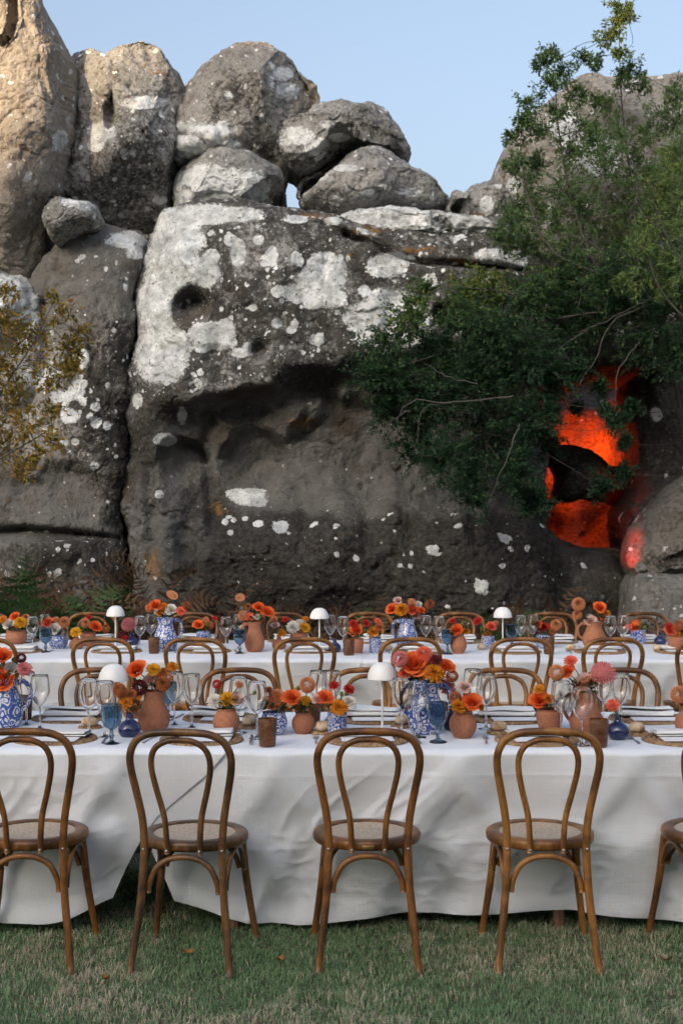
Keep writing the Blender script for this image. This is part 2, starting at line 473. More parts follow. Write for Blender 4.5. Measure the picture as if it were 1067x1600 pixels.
# the pillar beside it
def f2(px, py):
    return groove(px, py, [(172, 90), (176, 125), (170, 165), (172, 195)], 4, .22) + groove(px, py, [(120, 132), (150, 145), (170, 150)], 4, .1) + groove(px, py, [(225, 210), (245, 250), (270, 280)], 6, .1) \
        - .25 * blobs(px, py, [(215, 230, 90, 70)]).clip(0)
def p2(px, py, a, V, N):
    a['crust_shade'][:] = .40 + .32 * blobs(px, py, [(210, 260, 90, 110)]).clip(0) - .35 * blobs(px, py, [(240, 110, 60, 30)]).clip(0)
    a['lichen'][:] = blobs(px, py, [(160, 205, 22, 16), (150, 225, 14, 12), (195, 238, 7, 6), (250, 312, 12, 8), (225, 160, 40, 10)])
    a['ochre'][:] = .40 * blobs(px, py, [(240, 110, 45, 20), (165, 235, 30, 30), (255, 250, 20, 30)]).clip(0) * 2
    a['spots'][:] = .55
rock('boulder', 'tall dark pillar of rock between the sunlit boulder and the round one', [(117, 98), (130, 88), (158, 89), (168, 99), (177, 108), (184, 92), (215, 82), (240, 78), (262, 90), (284, 118), (296, 145), (297, 170), (288, 200), (280, 260), (275, 310), (262, 345), (238, 374), (205, 374), (160, 360), (125, 340), (95, 325), (105, 250), (117, 160)], 16.0, .9, 1.6, 200, 4.0, .6, f2, p2, sm=4, off=1, cuts=7)
# big round boulder
def f3(px, py):
    return hollow(px, py, 330, 240, 66, 45, -.16, .5, .1) + groove(px, py, [(284, 208), (320, 222), (360, 262)], 6, .09) + groove(px, py, [(445, 92), (470, 108), (482, 130)], 4, .1)
def p3(px, py, a, V, N):
    a['crust_shade'][:] = .22 + .46 * blobs(px, py, [(380, 150, 90, 60)]).clip(0) + .5 * blobs(px, py, [(410, 240, 60, 60)]).clip(0) - .3 * blobs(px, py, [(420, 85, 60, 20)]).clip(0)
    a['lichen'][:] = blobs(px, py, [(305, 228, 42, 36), (340, 245, 40, 28), (292, 250, 32, 24), (328, 262, 36, 16), (450, 140, 16, 10), (442, 115, 14, 10), (350, 200, 14, 10)]) + .12
    a['spots'][:] = .62; a['warm'][:] = .15 + .4 * sstep(445, 490, px)
rock('boulder', 'big rounded boulder with a pale lower corner against the sky', [(294, 165), (300, 148), (318, 122), (350, 97), (375, 79), (392, 75), (430, 82), (455, 94), (478, 122), (496, 158), (491, 178), (465, 195), (450, 215), (442, 245), (447, 275), (440, 296), (420, 292), (395, 284), (360, 274), (310, 268), (282, 264), (271, 247), (278, 215), (289, 185)], 16.2, 1.0, 1.5, 200, 2.9, .6, f3, p3, sm=4, off=2)
def p4(px, py, a, V, N):
    a['crust_shade'][:] = .25 + .5 * blobs(px, py, [(420, 320, 40, 40)]).clip(0)
    a['lichen'][:] = blobs(px, py, [(320, 290, 55, 30), (370, 290, 45, 26), (395, 315, 26, 18), (290, 300, 26, 24)]) + .12
    a['ochre'][:] = 1.5 * blobs(px, py, [(415, 308, 30, 14)]).clip(0); a['spots'][:] = .7
rock('boulder', 'whitish block wedged under the big rounded boulder', [(270, 302), (278, 272), (310, 256), (360, 250), (405, 262), (440, 278), (445, 300), (443, 330), (436, 352), (380, 360), (300, 355), (268, 340)], 15.9, .85, 1.5, 140, 3.6, .7, lambda x, y: groove(x, y, [(300, 312), (330, 305), (350, 312)], 4, .08), p4, off=3)
def p5(px, py, a, V, N):
    a['crust_shade'][:] = .36 + .3 * blobs(px, py, [(520, 240, 90, 30)]).clip(0) - .3 * sstep(560, 620, px)
    a['lichen'][:] = blobs(px, py, [(465, 212, 28, 16), (490, 235, 16, 9), (445, 220, 12, 10), (510, 195, 14, 8), (530, 215, 18, 8), (495, 225, 22, 12)]) - .1
    a['spots'][:] = .75; a['warm'][:] = .2 * sstep(580, 620, px)
rock('boulder', 'upper of the two flat boulders stacked right of the round boulder', [(422, 218), (430, 204), (445, 193), (480, 178), (500, 170), (545, 172), (563, 178), (580, 174), (602, 181), (625, 203), (643, 235), (639, 258), (618, 257), (588, 246), (545, 248), (508, 262), (485, 277), (460, 279), (436, 264), (424, 240)], 16.0, .9, 1.3, 170, 2.5, .75, lambda x, y: groove(x, y, [(560, 195), (600, 205), (640, 222)], 5, .06), p5, sm=4, off=4, cuts=2)
def p6(px, py, a, V, N):
    a['crust_shade'][:] = .34 - .12 * sstep(600, 660, px); a['spots'][:] = .6
    a['lichen'][:] = blobs(px, py, [(540, 262, 26, 7), (500, 275, 16, 8), (575, 300, 10, 7), (640, 300, 22, 8)]) - .15
rock('boulder', 'lower wedge shaped flat boulder beside the gap of sky', [(467, 300), (470, 283), (500, 264), (550, 248), (585, 243), (620, 262), (660, 282), (690, 297), (707, 318), (700, 336), (640, 342), (560, 342), (500, 342), (470, 330)], 15.8, .9, 1.2, 165, 2.6, .7, lambda x, y: groove(x, y, [(590, 312), (640, 305), (690, 318)], 5, .07), p6, sm=4, off=5, cuts=2)
def p7(px, py, a, V, N):
    up = sstep(-.1, .35, N[:, 2]); a['crust_shade'][:] = .42 - .25 * up
    a['lichen'][:] = -.55 + .75 * up * blobs(px, py, [(120, 320, 45, 22)]).clip(0) * 2; a['ochre'][:] = .5 * blobs(px, py, [(110, 375, 40, 14)]).clip(0) * 2
rock('perched_stone', 'small tilted stone perched on the grey slab at left', [(73, 328), (78, 306), (92, 307), (120, 315), (150, 321), (161, 343), (157, 355), (130, 364), (108, 375), (92, 386), (80, 374), (73, 350)], 14.6, .42, .5, 120, 3.2, .45, None, p7, sm=6, off=6, cuts=2)
# grey slab, left wall
def f8(px, py):
    e = .5 * sstep(300, 520, py) * 0
    e = e + groove(px, py, [(-60, 835), (40, 828), (110, 835), (190, 845)], 6, .22) - .22 * sstep(835, 850, py)
    return e + groove(px, py, [(60, 470), (64, 560), (40, 640)], 8, .16) + hollow(px, py, 110, 770, 90, 50, .12, .5, .3)
def p8(px, py, a, V, N):
    a['crust_shade'][:] = .28 + .66 * blobs(px, py, [(150, 620, 70, 150), (190, 700, 50, 160), (190, 560, 30, 90), (120, 870, 140, 50)]).clip(0) ** .6
    a['bare'][:] = .85 * (sstep(700, 740, py) + (1 - sstep(470, 560, py))).clip(0, 1)
    a['lichen'][:] = blobs(px, py, [(200, 375, 36, 16), (110, 650, 18, 13), (150, 660, 10, 10), (120, 612, 16, 14), (100, 625, 12, 10), (130, 560, 12, 18), (60, 590, 30, 18), (90, 620, 14, 12), (148, 728, 9, 8), (100, 690, 9, 8), (125, 600, 14, 10), (30, 500, 36, 22), (20, 540, 30, 20), (212, 395, 16, 12), (150, 635, 9, 8), (118, 690, 7, 6), (45, 470, 20, 14)])
    a['lichen'][:] -= .1
    a['spots'][:] = .2 + .75 * blobs(px, py, [(130, 620, 110, 110), (215, 410, 30, 50), (110, 880, 160, 40)]).clip(0) ** .5
    a['warm'][:] = .12
rock('rock_slab', 'tall smooth grey rock slab behind the yellowing shrub at left', [(76, 424), (90, 395), (125, 374), (165, 359), (210, 357), (236, 372), (241, 410), (233, 480), (222, 560), (216, 660), (212, 780), (205, 900), (205, 990), (60, 1000), (-150, 1000), (-170, 800), (-120, 640), (-60, 520), (30, 480)], 15.3, .8, 2.2, 240, 4.0, .7, f8, p8, center=(80, 700), off=7, cuts=0)
def p9(px, py, a, V, N):
    a['lichen'][:] = blobs(px, py, [(20, 460, 40, 26), (35, 490, 28, 16), (10, 440, 40, 14)]) - .05; a['spots'][:] = .8; a['crust_shade'][:] = .35
rock('boulder', 'low whitish boulder at the left edge above the yellowing shrub', [(-120, 430), (-40, 416), (10, 418), (45, 432), (62, 452), (60, 500), (44, 545), (-10, 570), (-120, 570)], 14.9, .7, 1.0, 130, 3.0, .7, None, p9, off=8)
# main outcrop: overhang, hollows, ledges
def f10(px, py):
    e = hollow(px, py, 298, 478, 34, 33, .30, .45) + hollow(px, py, 405, 548, 19, 20, .22, .5) + hollow(px, py, 440, 505, 9, 8, .05, .5)
    # the long overhang: brow line runs from the left foot up to the bush
    brow = np.interp(px, [200, 260, 330, 400, 470, 540, 620, 720, 850], [640, 618, 605, 597, 572, 548, 540, 520, 500]) + 14 * perlin(np.stack([px / 45, px * 0, px * 0 + 3], 1))
    inn = sstep(0, 46, py - brow) * (1 - sstep(740, 880, py + 30 * perlin(np.stack([px / 50, px * 0 + 2, px * 0], 1)))) * sstep(215, 300, px)
    e = e + .44 * inn
    e = e + hollow(px, py, 560, 690, 130, 105, .30, .4, .25) + hollow(px, py, 390, 715, 62, 60, .30, .32, .15) + hollow(px, py, 275, 720, 42, 45, .28, .35, .2)
    e = e + hollow(px, py, 375, 640, 40, 32, .14, .5, .3) + hollow(px, py, 480, 600, 60, 40, .2, .5, .3) + hollow(px, py, 300, 830, 40, 90, .15, .7, .3)
    e = e + groove(px, py, [(225, 730), (235, 800), (232, 880)], 12, .12) + groove(px, py, [(320, 640), (305, 700), (318, 760), (330, 830)], 9, .12)
    e = e + groove(px, py, [(540, 358), (600, 385), (680, 408), (760, 412), (840, 418)], 5, .16) + groove(px, py, [(500, 345), (560, 372)], 6, .1)
    e = e - .20 * sstep(775, 850, py + 22 * perlin(np.stack([px / 35, px * 0 + 6, px * 0], 1))) * sstep(330, 400, px) - .12 * hollow(px, py, 470, 480, 160, 110, 1, .6, .2)
    e = e + hollow(px, py, 720, 490, 50, 36, .35, .4, .2)
    e = e - .5 * (1 - sstep(60, 110, np.hypot(px - 250, (py - 880) * .6)))*.3
    return e
LICH = [(275, 370, 42, 48), (262, 420, 36, 56), (245, 480, 32, 66), (238, 540, 30, 56), (264, 545, 34, 38), (252, 578, 34, 22), (320, 335, 55, 16), (370, 335, 40, 12),
        (318, 425, 27, 24), (330, 402, 14, 12), (285, 400, 18, 20),
        (508, 412, 26, 18), (500, 440, 40, 24), (470, 457, 30, 16), (434, 455, 11, 9), (515, 465, 26, 16), (490, 475, 16, 8), (520, 430, 22, 30),
        (605, 415, 30, 18), (620, 402, 16, 10), (575, 495, 40, 24), (610, 475, 40, 26), (640, 520, 24, 34), (600, 525, 40, 20), (590, 510, 30, 20), (620, 548, 40, 16), (655, 490, 20, 24),
        (670, 440, 12, 12), (352, 514, 17, 15), (330, 520, 26, 18), (345, 535, 24, 12), (318, 538, 18, 12), (375, 551, 14, 8), (310, 520, 16, 22), 
        (433, 505, 9, 8), (455, 515, 8, 6), (395, 480, 7, 6), (460, 505, 6, 5), (372, 395, 12, 22), (360, 375, 10, 10), (425, 400, 9, 16), (404, 375, 8, 8),
        (215, 626, 8, 12), (258, 687, 18, 10), (285, 650, 7, 14), (388, 778, 28, 12), (405, 785, 14, 7), (370, 772, 16, 10), (438, 823, 13, 10), (404, 818, 8, 5), (360, 832, 5, 5), (352, 815, 5, 5), (250, 772, 7, 7), (383, 810, 5, 4), (365, 812, 4, 4), (520, 345, 14, 6), (462, 342, 20, 6), (700, 470, 12, 10), (800, 405, 24, 14), (770, 400, 30, 12), (395, 768, 20, 6)]
def p10(px, py, a, V, N):
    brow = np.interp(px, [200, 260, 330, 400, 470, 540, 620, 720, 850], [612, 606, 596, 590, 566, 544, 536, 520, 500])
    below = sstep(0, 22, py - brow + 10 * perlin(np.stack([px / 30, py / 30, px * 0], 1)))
    a['lichen'][:] = blobs(px, py, LICH) + .04 - 1.2 * blobs(px, py, [(298, 482, 38, 36), (405, 548, 20, 20)]).clip(0)
    a['crust_shade'][:] = .72 * (1 - below) + below * (.30 + .74 * sstep(785, 835, py + 25 * perlin(np.stack([px / 40, py / 40, px * 0 + 9], 1))) * sstep(310, 380, px) + .55 * blobs(px, py, [(225, 700, 45, 110), (330, 800, 60, 80), (255, 640, 60, 30), (520, 580, 120, 36), (420, 860, 200, 70), (300, 880, 70, 60)]).clip(0) ** .7)  # darkening under the brow and at the foot also paints in deep shade
    a['crust_shade'][:] -= .3 * blobs(px, py, [(390, 390, 40, 50), (440, 395, 30, 40)]).clip(0)
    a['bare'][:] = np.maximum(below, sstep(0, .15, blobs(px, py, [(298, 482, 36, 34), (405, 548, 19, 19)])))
    a['crust_shade'][:] -= .6 * sstep(0, .2, blobs(px, py, [(298, 482, 36, 34), (405, 548, 19, 19)]))
    a['ochre'][:] = 1.3 * blobs(px, py, [(480, 338, 60, 10), (570, 360, 50, 14), (640, 390, 60, 10), (730, 408, 50, 10), (390, 332, 30, 8), (545, 400, 10, 8), (240, 880, 20, 50), (340, 795, 26, 16), (470, 660, 40, 20)]).clip(0)
    a['spots'][:] = (1 - below) * .95 + below * (.06 + .22 * sstep(780, 820, py) * sstep(330, 400, px))
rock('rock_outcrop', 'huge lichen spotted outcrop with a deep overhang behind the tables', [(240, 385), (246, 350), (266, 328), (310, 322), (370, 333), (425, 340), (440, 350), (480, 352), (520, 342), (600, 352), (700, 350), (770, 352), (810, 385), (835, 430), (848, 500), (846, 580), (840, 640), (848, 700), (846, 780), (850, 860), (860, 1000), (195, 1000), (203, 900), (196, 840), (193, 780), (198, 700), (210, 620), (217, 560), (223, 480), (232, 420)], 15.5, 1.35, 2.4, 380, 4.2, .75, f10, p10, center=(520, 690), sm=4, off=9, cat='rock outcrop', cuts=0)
def p11(px, py, a, V, N):
    a['lichen'][:] = blobs(px, py, [(600, 345, 76, 32), (660, 365, 60, 30), (640, 350, 70, 30), (700, 355, 40, 20), (735, 350, 30, 12)]); a['crust_shade'][:] = .35; a['spots'][:] = .8; a['lichen'] += .1
    a['ochre'][:] = blobs(px, py, [(690, 400, 70, 8)]).clip(0)
rock('rock_slab', 'whitish slab lying on the crest of the lichen spotted outcrop', [(524, 347), (545, 331), (600, 322), (650, 327), (700, 334), (750, 338), (790, 350), (795, 372), (760, 384), (722, 398), (692, 403), (640, 393), (590, 377), (545, 360)], 14.95, .5, .9, 140, 3.0, .6, lambda x, y: groove(x, y, [(600, 372), (650, 362), (720, 366)], 4, .05) + groove(x, y, [(680, 330), (700, 360), (690, 400)], 4, .08), p11, off=10, cuts=2)
def p13(px, py, a, V, N):
    a['crust_shade'][:] = .4; a['spots'][:] = .6; a['ochre'][:] = blobs(px, py, [(745, 335, 26, 8)]).clip(0) * 1.4; a['lichen'][:] = blobs(px, py, [(760, 320, 12, 16)]) - .1
rock('boulder', 'small grey boulder in the notch left of the bush covered boulder', [(703, 325), (715, 306), (735, 291), (758, 284), (785, 296), (800, 330), (800, 362), (750, 362), (712, 350)], 15.4, .6, .7, 120, 2.6, .7, None, p13, off=11)
def p12(px, py, a, V, N):
    a['crust_shade'][:] = .25 + .4 * sstep(330, 440, py); a['spots'][:] = .5; a['lichen'][:] = blobs(px, py, [(790, 330, 16, 30), (930, 240, 60, 50), (880, 200, 40, 40), (800, 290, 14, 20)]) - .35; a['warm'][:] = .2
rock('boulder', 'great rounded boulder at right behind the leafy branches', [(769, 300), (771, 268), (781, 240), (808, 192), (850, 162), (888, 132), (906, 122), (960, 119), (1060, 122), (1160, 120), (1240, 200), (1240, 460), (1150, 560), (950, 560), (850, 520), (800, 420), (776, 350)], 15.5, 1.0, 2.0, 170, 2.8, .6, lambda x, y: groove(x, y, [(778, 330), (782, 360), (800, 390)], 5, .1) + groove(x, y, [(900, 125), (985, 190), (1000, 260)], 6, .12), p12, off=12)
# rocks that frame the cave
def pd(px, py, a, V, N):
    a['crust_shade'][:] = .84; a['spots'][:] = .15; a['bare'][:] = .5; a['lichen'][:] = blobs(px, py, [(1025, 647, 10, 11), (1015, 520, 11, 9), (962, 518, 12, 9)])
rock('rock_roof', 'dark rock bridging the top of the red lit cave under the bush', [(690, 500), (720, 425), (800, 398), (900, 400), (1000, 410), (1100, 440), (1150, 520), (1080, 590), (1000, 598), (940, 590), (880, 602), (846, 625), (780, 640), (720, 600)], 15.6, 1.1, 2.0, 110, 3.0, .8, None, pd, off=13)
rock('rock_wall', 'dark rock wall forming the right side of the red lit cave', [(986, 580), (1010, 545), (1080, 500), (1180, 480), (1260, 700), (1260, 1010), (985, 1010), (978, 900), (972, 850), (968, 805), (988, 770), (996, 700), (986, 630)], 15.6, .9, 2.0, 130, 3.2, .7, None, pd, off=14)
def pc(px, py, a, V, N):
    a['crust_shade'][:] = .40; a['spots'][:] = .05; a['bare'][:] = .6; a['warm'][:] = .3
rock('cave_wall', 'back wall of the cave washed in red light', [(760, 520), (860, 500), (960, 500), (1080, 520), (1120, 700), (1100, 1000), (900, 1020), (740, 1000), (730, 700)], 18.78, .7, 1.0, 130, 3.5, 1.5, None, pc, off=15)
def ps(px, py, a, V, N):
    a['crust_shade'][:] = .72; a['bare'][:] = .8; a['spots'][:] = .03
rock('cave_boulder', 'dark boulder across the middle of the red lit cave', [(846, 712), (852, 698), (885, 695), (915, 699), (938, 714), (952, 728), (985, 728), (1010, 745), (1012, 785), (985, 800), (958, 790), (940, 784), (905, 780), (880, 786), (862, 782), (866, 745), (858, 728)], 16.6, .5, .5, 90, 2.6, .35, None, ps, off=16, cuts=2)
rock('cave_boulder', 'low dark boulder at the foot of the red lit cave', [(790, 1000), (800, 920), (815, 862), (838, 826), (858, 822), (876, 842), (900, 852), (930, 856), (955, 854), (975, 860), (990, 880), (994, 920), (1000, 1000)], 15.4, .7, .8, 100, 2.6, .5, None, ps, off=17)
def p15(px, py, a, V, N):
    a['crust_shade'][:] = .42 + .3 * blobs(px, py, [(1040, 880, 60, 30)]).clip(0); a['bare'][:] = .6; a['spots'][:] = .12; a['warm'][:] = .25
rock('boulder', 'brown boulder low at the right edge catching red light on its left side', [(975, 880), (978, 850), (988, 826), (1010, 796), (1050, 756), (1080, 738), (1160, 715), (1230, 760), (1240, 900), (1100, 910), (985, 905)], 14.6, .7, .9, 140, 2.8, .6, lambda x, y: groove(x, y, [(985, 892), (1030, 880), (1090, 868)], 7, .12), p15, sm=4, off=18)
def p15b(px, py, a, V, N):
    a['crust_shade'][:] = .28; a['bare'][:] = .5; a['spots'][:] = .4
rock('boulder', 'pale grey block under the brown boulder at the right edge', [(974, 915), (984, 898), (1040, 895), (1110, 890), (1220, 900), (1230, 1030), (972, 1030)], 14.5, .7, .9, 110, 3.4, .5, None, p15b, off=19)
rock('pebble', 'small round reddish stone lying on the ledge at the right edge', [(991, 886), (995, 879), (1004, 878), (1011, 886), (1014, 893), (1004, 896), (994, 894)], 13.86, .07, .07, 40, 2.2, .08, None, p15b, off=20, cat='stone')

# the lamp in the cave: a small red floodlight standing behind the boulder
fl = empty('red_floodlight', P(915, 765, 17.55))
tag(fl, 'small floodlight hidden behind the cave boulder glowing red', 'floodlight')
def plain(name, c, rough=.5, **kw):
    t = NT(name); return t.set(c, rough, **kw)
M_black = plain('black_plastic', (.02, .02, .02), .5)
t_ = NT('red_lens'); M_redlens = t_.set((.6, .02, .01), .3, Emission_Color=(1, .05, .01, 1), Emission_Strength=6.0)
MB().add(*rbox(-.14, .14, -.05, .05, 0, .2, .01)).build('housing', M_black, fl)
MB().add(*rbox(-.12, .12, .051, .06, .02, .18, .003)).build('lens', M_redlens, fl)
MB().add(*tube([(-.16, 0, -.1), (-.16, 0, .12)], .012, 8)).add(*tube([(.16, 0, -.1), (.16, 0, .12)], .012, 8)).add(*tube([(-.16, 0, -.1), (.16, 0, -.1)], .012, 8)).build('bracket', M_black, fl)
def red_lamp(loc, e, r=.12):
    d = bpy.data.lights.new('red_lamp', 'POINT'); d.energy = e; d.shadow_soft_size = r; d.color = (1.0, .072, .006)
    o = bpy.data.objects.new('red_lamp', d); col.objects.link(o); o.location = [float(v) for v in loc]; return o
LAMP_A = red_lamp(P(925, 714, 17.66), 25, .06)
LAMP_B = red_lamp(P(912, 786, 17.68), 3.4, .05)
fx = empty('red_spotlight', P(943, 938, 13.5) * [1, 1, 0] + [0, 0, float(ground_z(2.5, 13.5))]); tag(fx, 'small red spotlight on the ground among the bracken before the cave', 'spotlight')
HZ_ = P(945, 925, 13.5)[2] - float(ground_z(2.5, 13.5)) - .02
MB().add(*lathe([(.0005, 0), (.05, 0), (.05, .01), (.012, .014), (.012, HZ_ - .05), (.0005, HZ_ - .05)], 16)).build('stake', M_black, fx)
MB().add(*tube([(-.07, -.06, HZ_ - .08), (-.01, -.02, HZ_ - .03)], [.035, .042], 14)).build('housing', M_black, fx)
sd = bpy.data.lights.new('red_spot', 'SPOT'); sd.energy = 75; sd.color = (1.0, .028, .004); sd.spot_size = R(26); sd.spot_blend = .7; sd.shadow_soft_size = .03
so = bpy.data.objects.new('red_spot', sd); col.objects.link(so); s0 = P(945, 925, 13.5); so.location = [float(v) for v in s0]
so.rotation_euler = Vector([float(v) for v in (s0 - P(972, 856, 14.5))]).to_track_quat('Z', 'Y').to_euler()
# ------------------------------------------------------------------ vegetation
def leaf_mat(name, stops, rough=.55, trans=.25, nscale=1.5):
    """leaf colour picked by the random value of each leaf and a slow noise"""
    t = NT(name); r = t.attr('rnd')
    f = t.math('ADD', t.math('MULTIPLY', r, .75), t.math('MULTIPLY', t.noise(t.pos(), nscale, 2), .25))
    c = t.ramp(f, stops)
    t.set(c, rough, Specular_IOR_Level=.3)
    tr = t.n('BsdfTranslucent'); t.l(c, tr.inputs[0])
    mx = t.n('MixShader'); mx.inputs[0].default_value = trans
    t.l(t.b.outputs[0], mx.inputs[1]); t.l(tr.outputs[0], mx.inputs[2]); t.l(mx.outputs[0], t.out.inputs['Surface'])
    return t.m

def leaves(pos, dirs, ln, wd, rnd, fold=.35):
    """folded leaves: 6 vertices and 4 triangles each, vectorised"""
    n = len(pos)
    dirs = dirs / (np.linalg.norm(dirs, axis=1)[:, None] + 1e-9)
    up = rng.normal(size=(n, 3)) + [0, 0, .6]
    sd = np.cross(dirs, up); sd /= np.linalg.norm(sd, axis=1)[:, None] + 1e-9
    nm = np.cross(sd, dirs)
    ln = np.broadcast_to(ln, (n,))[:, None]; wd = np.broadcast_to(wd, (n,))[:, None]
    b = pos; m = pos + dirs * ln * .45 - nm * ln * .04; tp = pos + dirs * ln - nm * ln * .12
    l = pos + dirs * ln * .45 + sd * wd * .5 + nm * wd * fold; r = pos + dirs * ln * .45 - sd * wd * .5 + nm * wd * fold
    V = np.stack([b, m, tp, l, r], 1).reshape(-1, 3)
    k = np.arange(n)[:, None] * 5
    Fq = np.concatenate([k + [0, 1, 3], k + [3, 1, 2], k + [0, 4, 1], k + [4, 2, 1]])
    return V, Fq, np.repeat(rnd, 5)

M_bark = NT('grey_bark'); _t = M_bark
M_bark = _t.set(_t.mix(_t.noise(_t.pos(), 20, 4), (.032, .029, .026), (.10, .092, .084)), .9, _t.bump(_t.noise(_t.pos(), 60, 2), .5, .01))

def shrub(name, label, stems, clumps, leaf, mat, twigs_per=26, leaves_per=26, limb_r=.03, aspect=.42, twig_vis=.0022, yj=.28, cat='shrub', bare=None):
    """stems: polylines in (px, py, Y), the first from the ground; clumps: (px, py, radius px, Y, centre of colour)"""
    SP = [smooth_path([P(*q) for q in s], 26) for s in stems]
    base = SP[0][0].copy(); root = empty(name, base)
    W = MB()
    for i, s in enumerate(SP):
        W.add(*tube(s - base, np.linspace(limb_r * (1.5 if i == 0 else .8), limb_r * (.7 if i == 0 and len(SP) > 1 else .25), len(s)), 8))
    tp = np.concatenate([s[4:] for s in SP])
    LV = []
    for (cx, cy, rp, Y, tone) in clumps:
        Y = Y + rng.uniform(-yj, yj)
        c = P(cx, cy, Y); r = rp / F * Y
        d = np.linalg.norm(tp - c, axis=1) + np.where(tp[:, 2] > c[2] + .1, .25, 0)
        s = tp[int(np.argmin(d))]; mid = (s + c) / 2 + rng.normal(size=3) * .10 * np.linalg.norm(c - s) + [0, 0, .04]
        W.add(*tube(smooth_path([s - base, mid - base, c - base], 9), np.linspace(limb_r * .35 * min(1, rp / 40), .003, 9), 6))
        nt = int(twigs_per * (rp / 50) ** 1.3) + 5
        dv = rng.normal(size=(nt, 3)); dv[:, 2] += .25; dv /= np.linalg.norm(dv, axis=1)[:, None]
        rad = r * rng.uniform(.40, 1.55, nt)
        for q in range(nt):
            a0 = c + dv[q] * r * rng.uniform(0, .25)
            e = c + dv[q] * rad[q] * [1, .9, 1]
            m = (a0 + e) / 2 + rng.normal(size=3) * r * .12
            path = smooth_path([a0, m, e], 7)
            if q % 2 == 0: W.add(*tube(path - base, np.linspace(twig_vis * 1.6, twig_vis * .7, 7), 4, False))
            nl = int(leaves_per * rng.uniform(.6, 1.3))
            u = rng.uniform(.25, 1.02, nl); i0 = np.clip((u * 6).astype(int), 0, 5); fr = (u * 6 - i0)[:, None]
            pos = path[i0] * (1 - fr) + path[i0 + 1] * fr
            dd = (path[i0 + 1] - path[i0]); dd = dd / (np.linalg.norm(dd, axis=1)[:, None] + 1e-9) + rng.normal(size=(nl, 3)) * .75
            pos = pos + rng.normal(size=(nl, 3)) * leaf * .4
            tn = np.clip(tone + rng.normal(size=nl) * .16 + (u - .6) * .12, 0, 1)
            LV.append((pos - base, dd, leaf * rng.uniform(.55, 1.25, nl), tn))
    for br in (bare or []):
        W.add(*tube(smooth_path([P(*q) - base for q in br], 14) + rng.normal(size=(14, 3)) * .006, np.linspace(.009, .003, 14), 6))
    pos = np.concatenate([l[0] for l in LV]); dd = np.concatenate([l[1] for l in LV]); ln = np.concatenate([l[2] for l in LV]); tn = np.concatenate([l[3] for l in LV])
    V, Fq, A = leaves(pos, dd, ln, ln * aspect, tn)
    W.build('trunk', M_bark, root)
    MB().add(V, Fq, 0, A).build('crown', mat, root, False)
    return tag(root, label, cat)

G_dark = leaf_mat('evergreen_leaves', [(0, (.010, .028, .016)), (.35, (.020, .058, .026)), (.6, (.055, .120, .040)), (.82, (.17, .21, .04)), (1, (.36, .30, .04))])
G_up = leaf_mat('olive_green_leaves', [(0, (.038, .080, .034)), (.4, (.082, .155, .058)), (.7, (.17, .24, .072)), (.9, (.28, .28, .06)), (1, (.46, .38, .07))])
G_yel = leaf_mat('autumn_leaves', [(0, (.06, .075, .018)), (.35, (.17, .145, .028)), (.6, (.32, .21, .042)), (.85, (.36, .16, .038)), (1, (.22, .075, .025))])

def C(L, Y, tone): return [(a, b, r, Y, tone if len(q) == 0 else q[0]) for a, b, r, *q in L]
shrub('evergreen_tree', 'tall slender tree at right with a sunlit yellow tip', [[(1090, 1000, 14.9), (1080, 800, 14.8), (1062, 640, 14.3), (1035, 520, 13.9)], [(1035, 520, 13.9), (1000, 400, 13.9), (985, 280, 14.1), (970, 150, 14.5), (966, 15, 14.7)], [(1035, 520, 13.9), (940, 430, 13.8), (895, 320, 13.9), (872, 200, 14.0), (866, 95, 14.1)], [(1035, 520, 13.9), (1050, 380, 13.9), (1055, 250, 14), (1062, 155, 14)], [(940, 430, 13.8), (860, 390, 13.7), (825, 310, 13.8), (812, 230, 13.9)]],
      C([(966, 12, 17, .95), (962, 40, 20, .92), (980, 28, 14, .9), (950, 62, 16, .8), (970, 85, 12, .7), (972, 125, 14), (866, 85, 16), (845, 100, 18), (880, 118, 20), (905, 92, 14), (858, 135, 20), (825, 165, 20), (812, 190, 18), (930, 100, 14),
         (835, 210, 26), (870, 180, 24), (900, 150, 22), (940, 165, 22), (985, 110, 18), (1000, 130, 16), (925, 210, 34), (885, 240, 36), (830, 262, 34), (965, 215, 34), (1010, 210, 28), (1055, 150, 22), (1045, 190, 36), (1000, 265, 40), (940, 275, 42),
         (880, 300, 42), (820, 310, 34), (800, 350, 26), (850, 350, 44), (915, 345, 46), (985, 330, 46), (1060, 250, 44), (1050, 300, 44), (790, 375, 22), (830, 395, 34), (890, 400, 40), (800, 215, 14), (960, 390, 44), (1030, 380, 46), (1075, 340, 46), (805, 260, 18)], 13.9, .45),
      .042, G_up, 42, 28, .018, .42, yj=.3, cat='tree', bare=[[(985, 420, 13.7), (900, 370, 13.6), (868, 376, 13.5)], [(1000, 500, 13.7), (960, 440, 13.5), (930, 380, 13.4), (905, 330, 13.4)]])
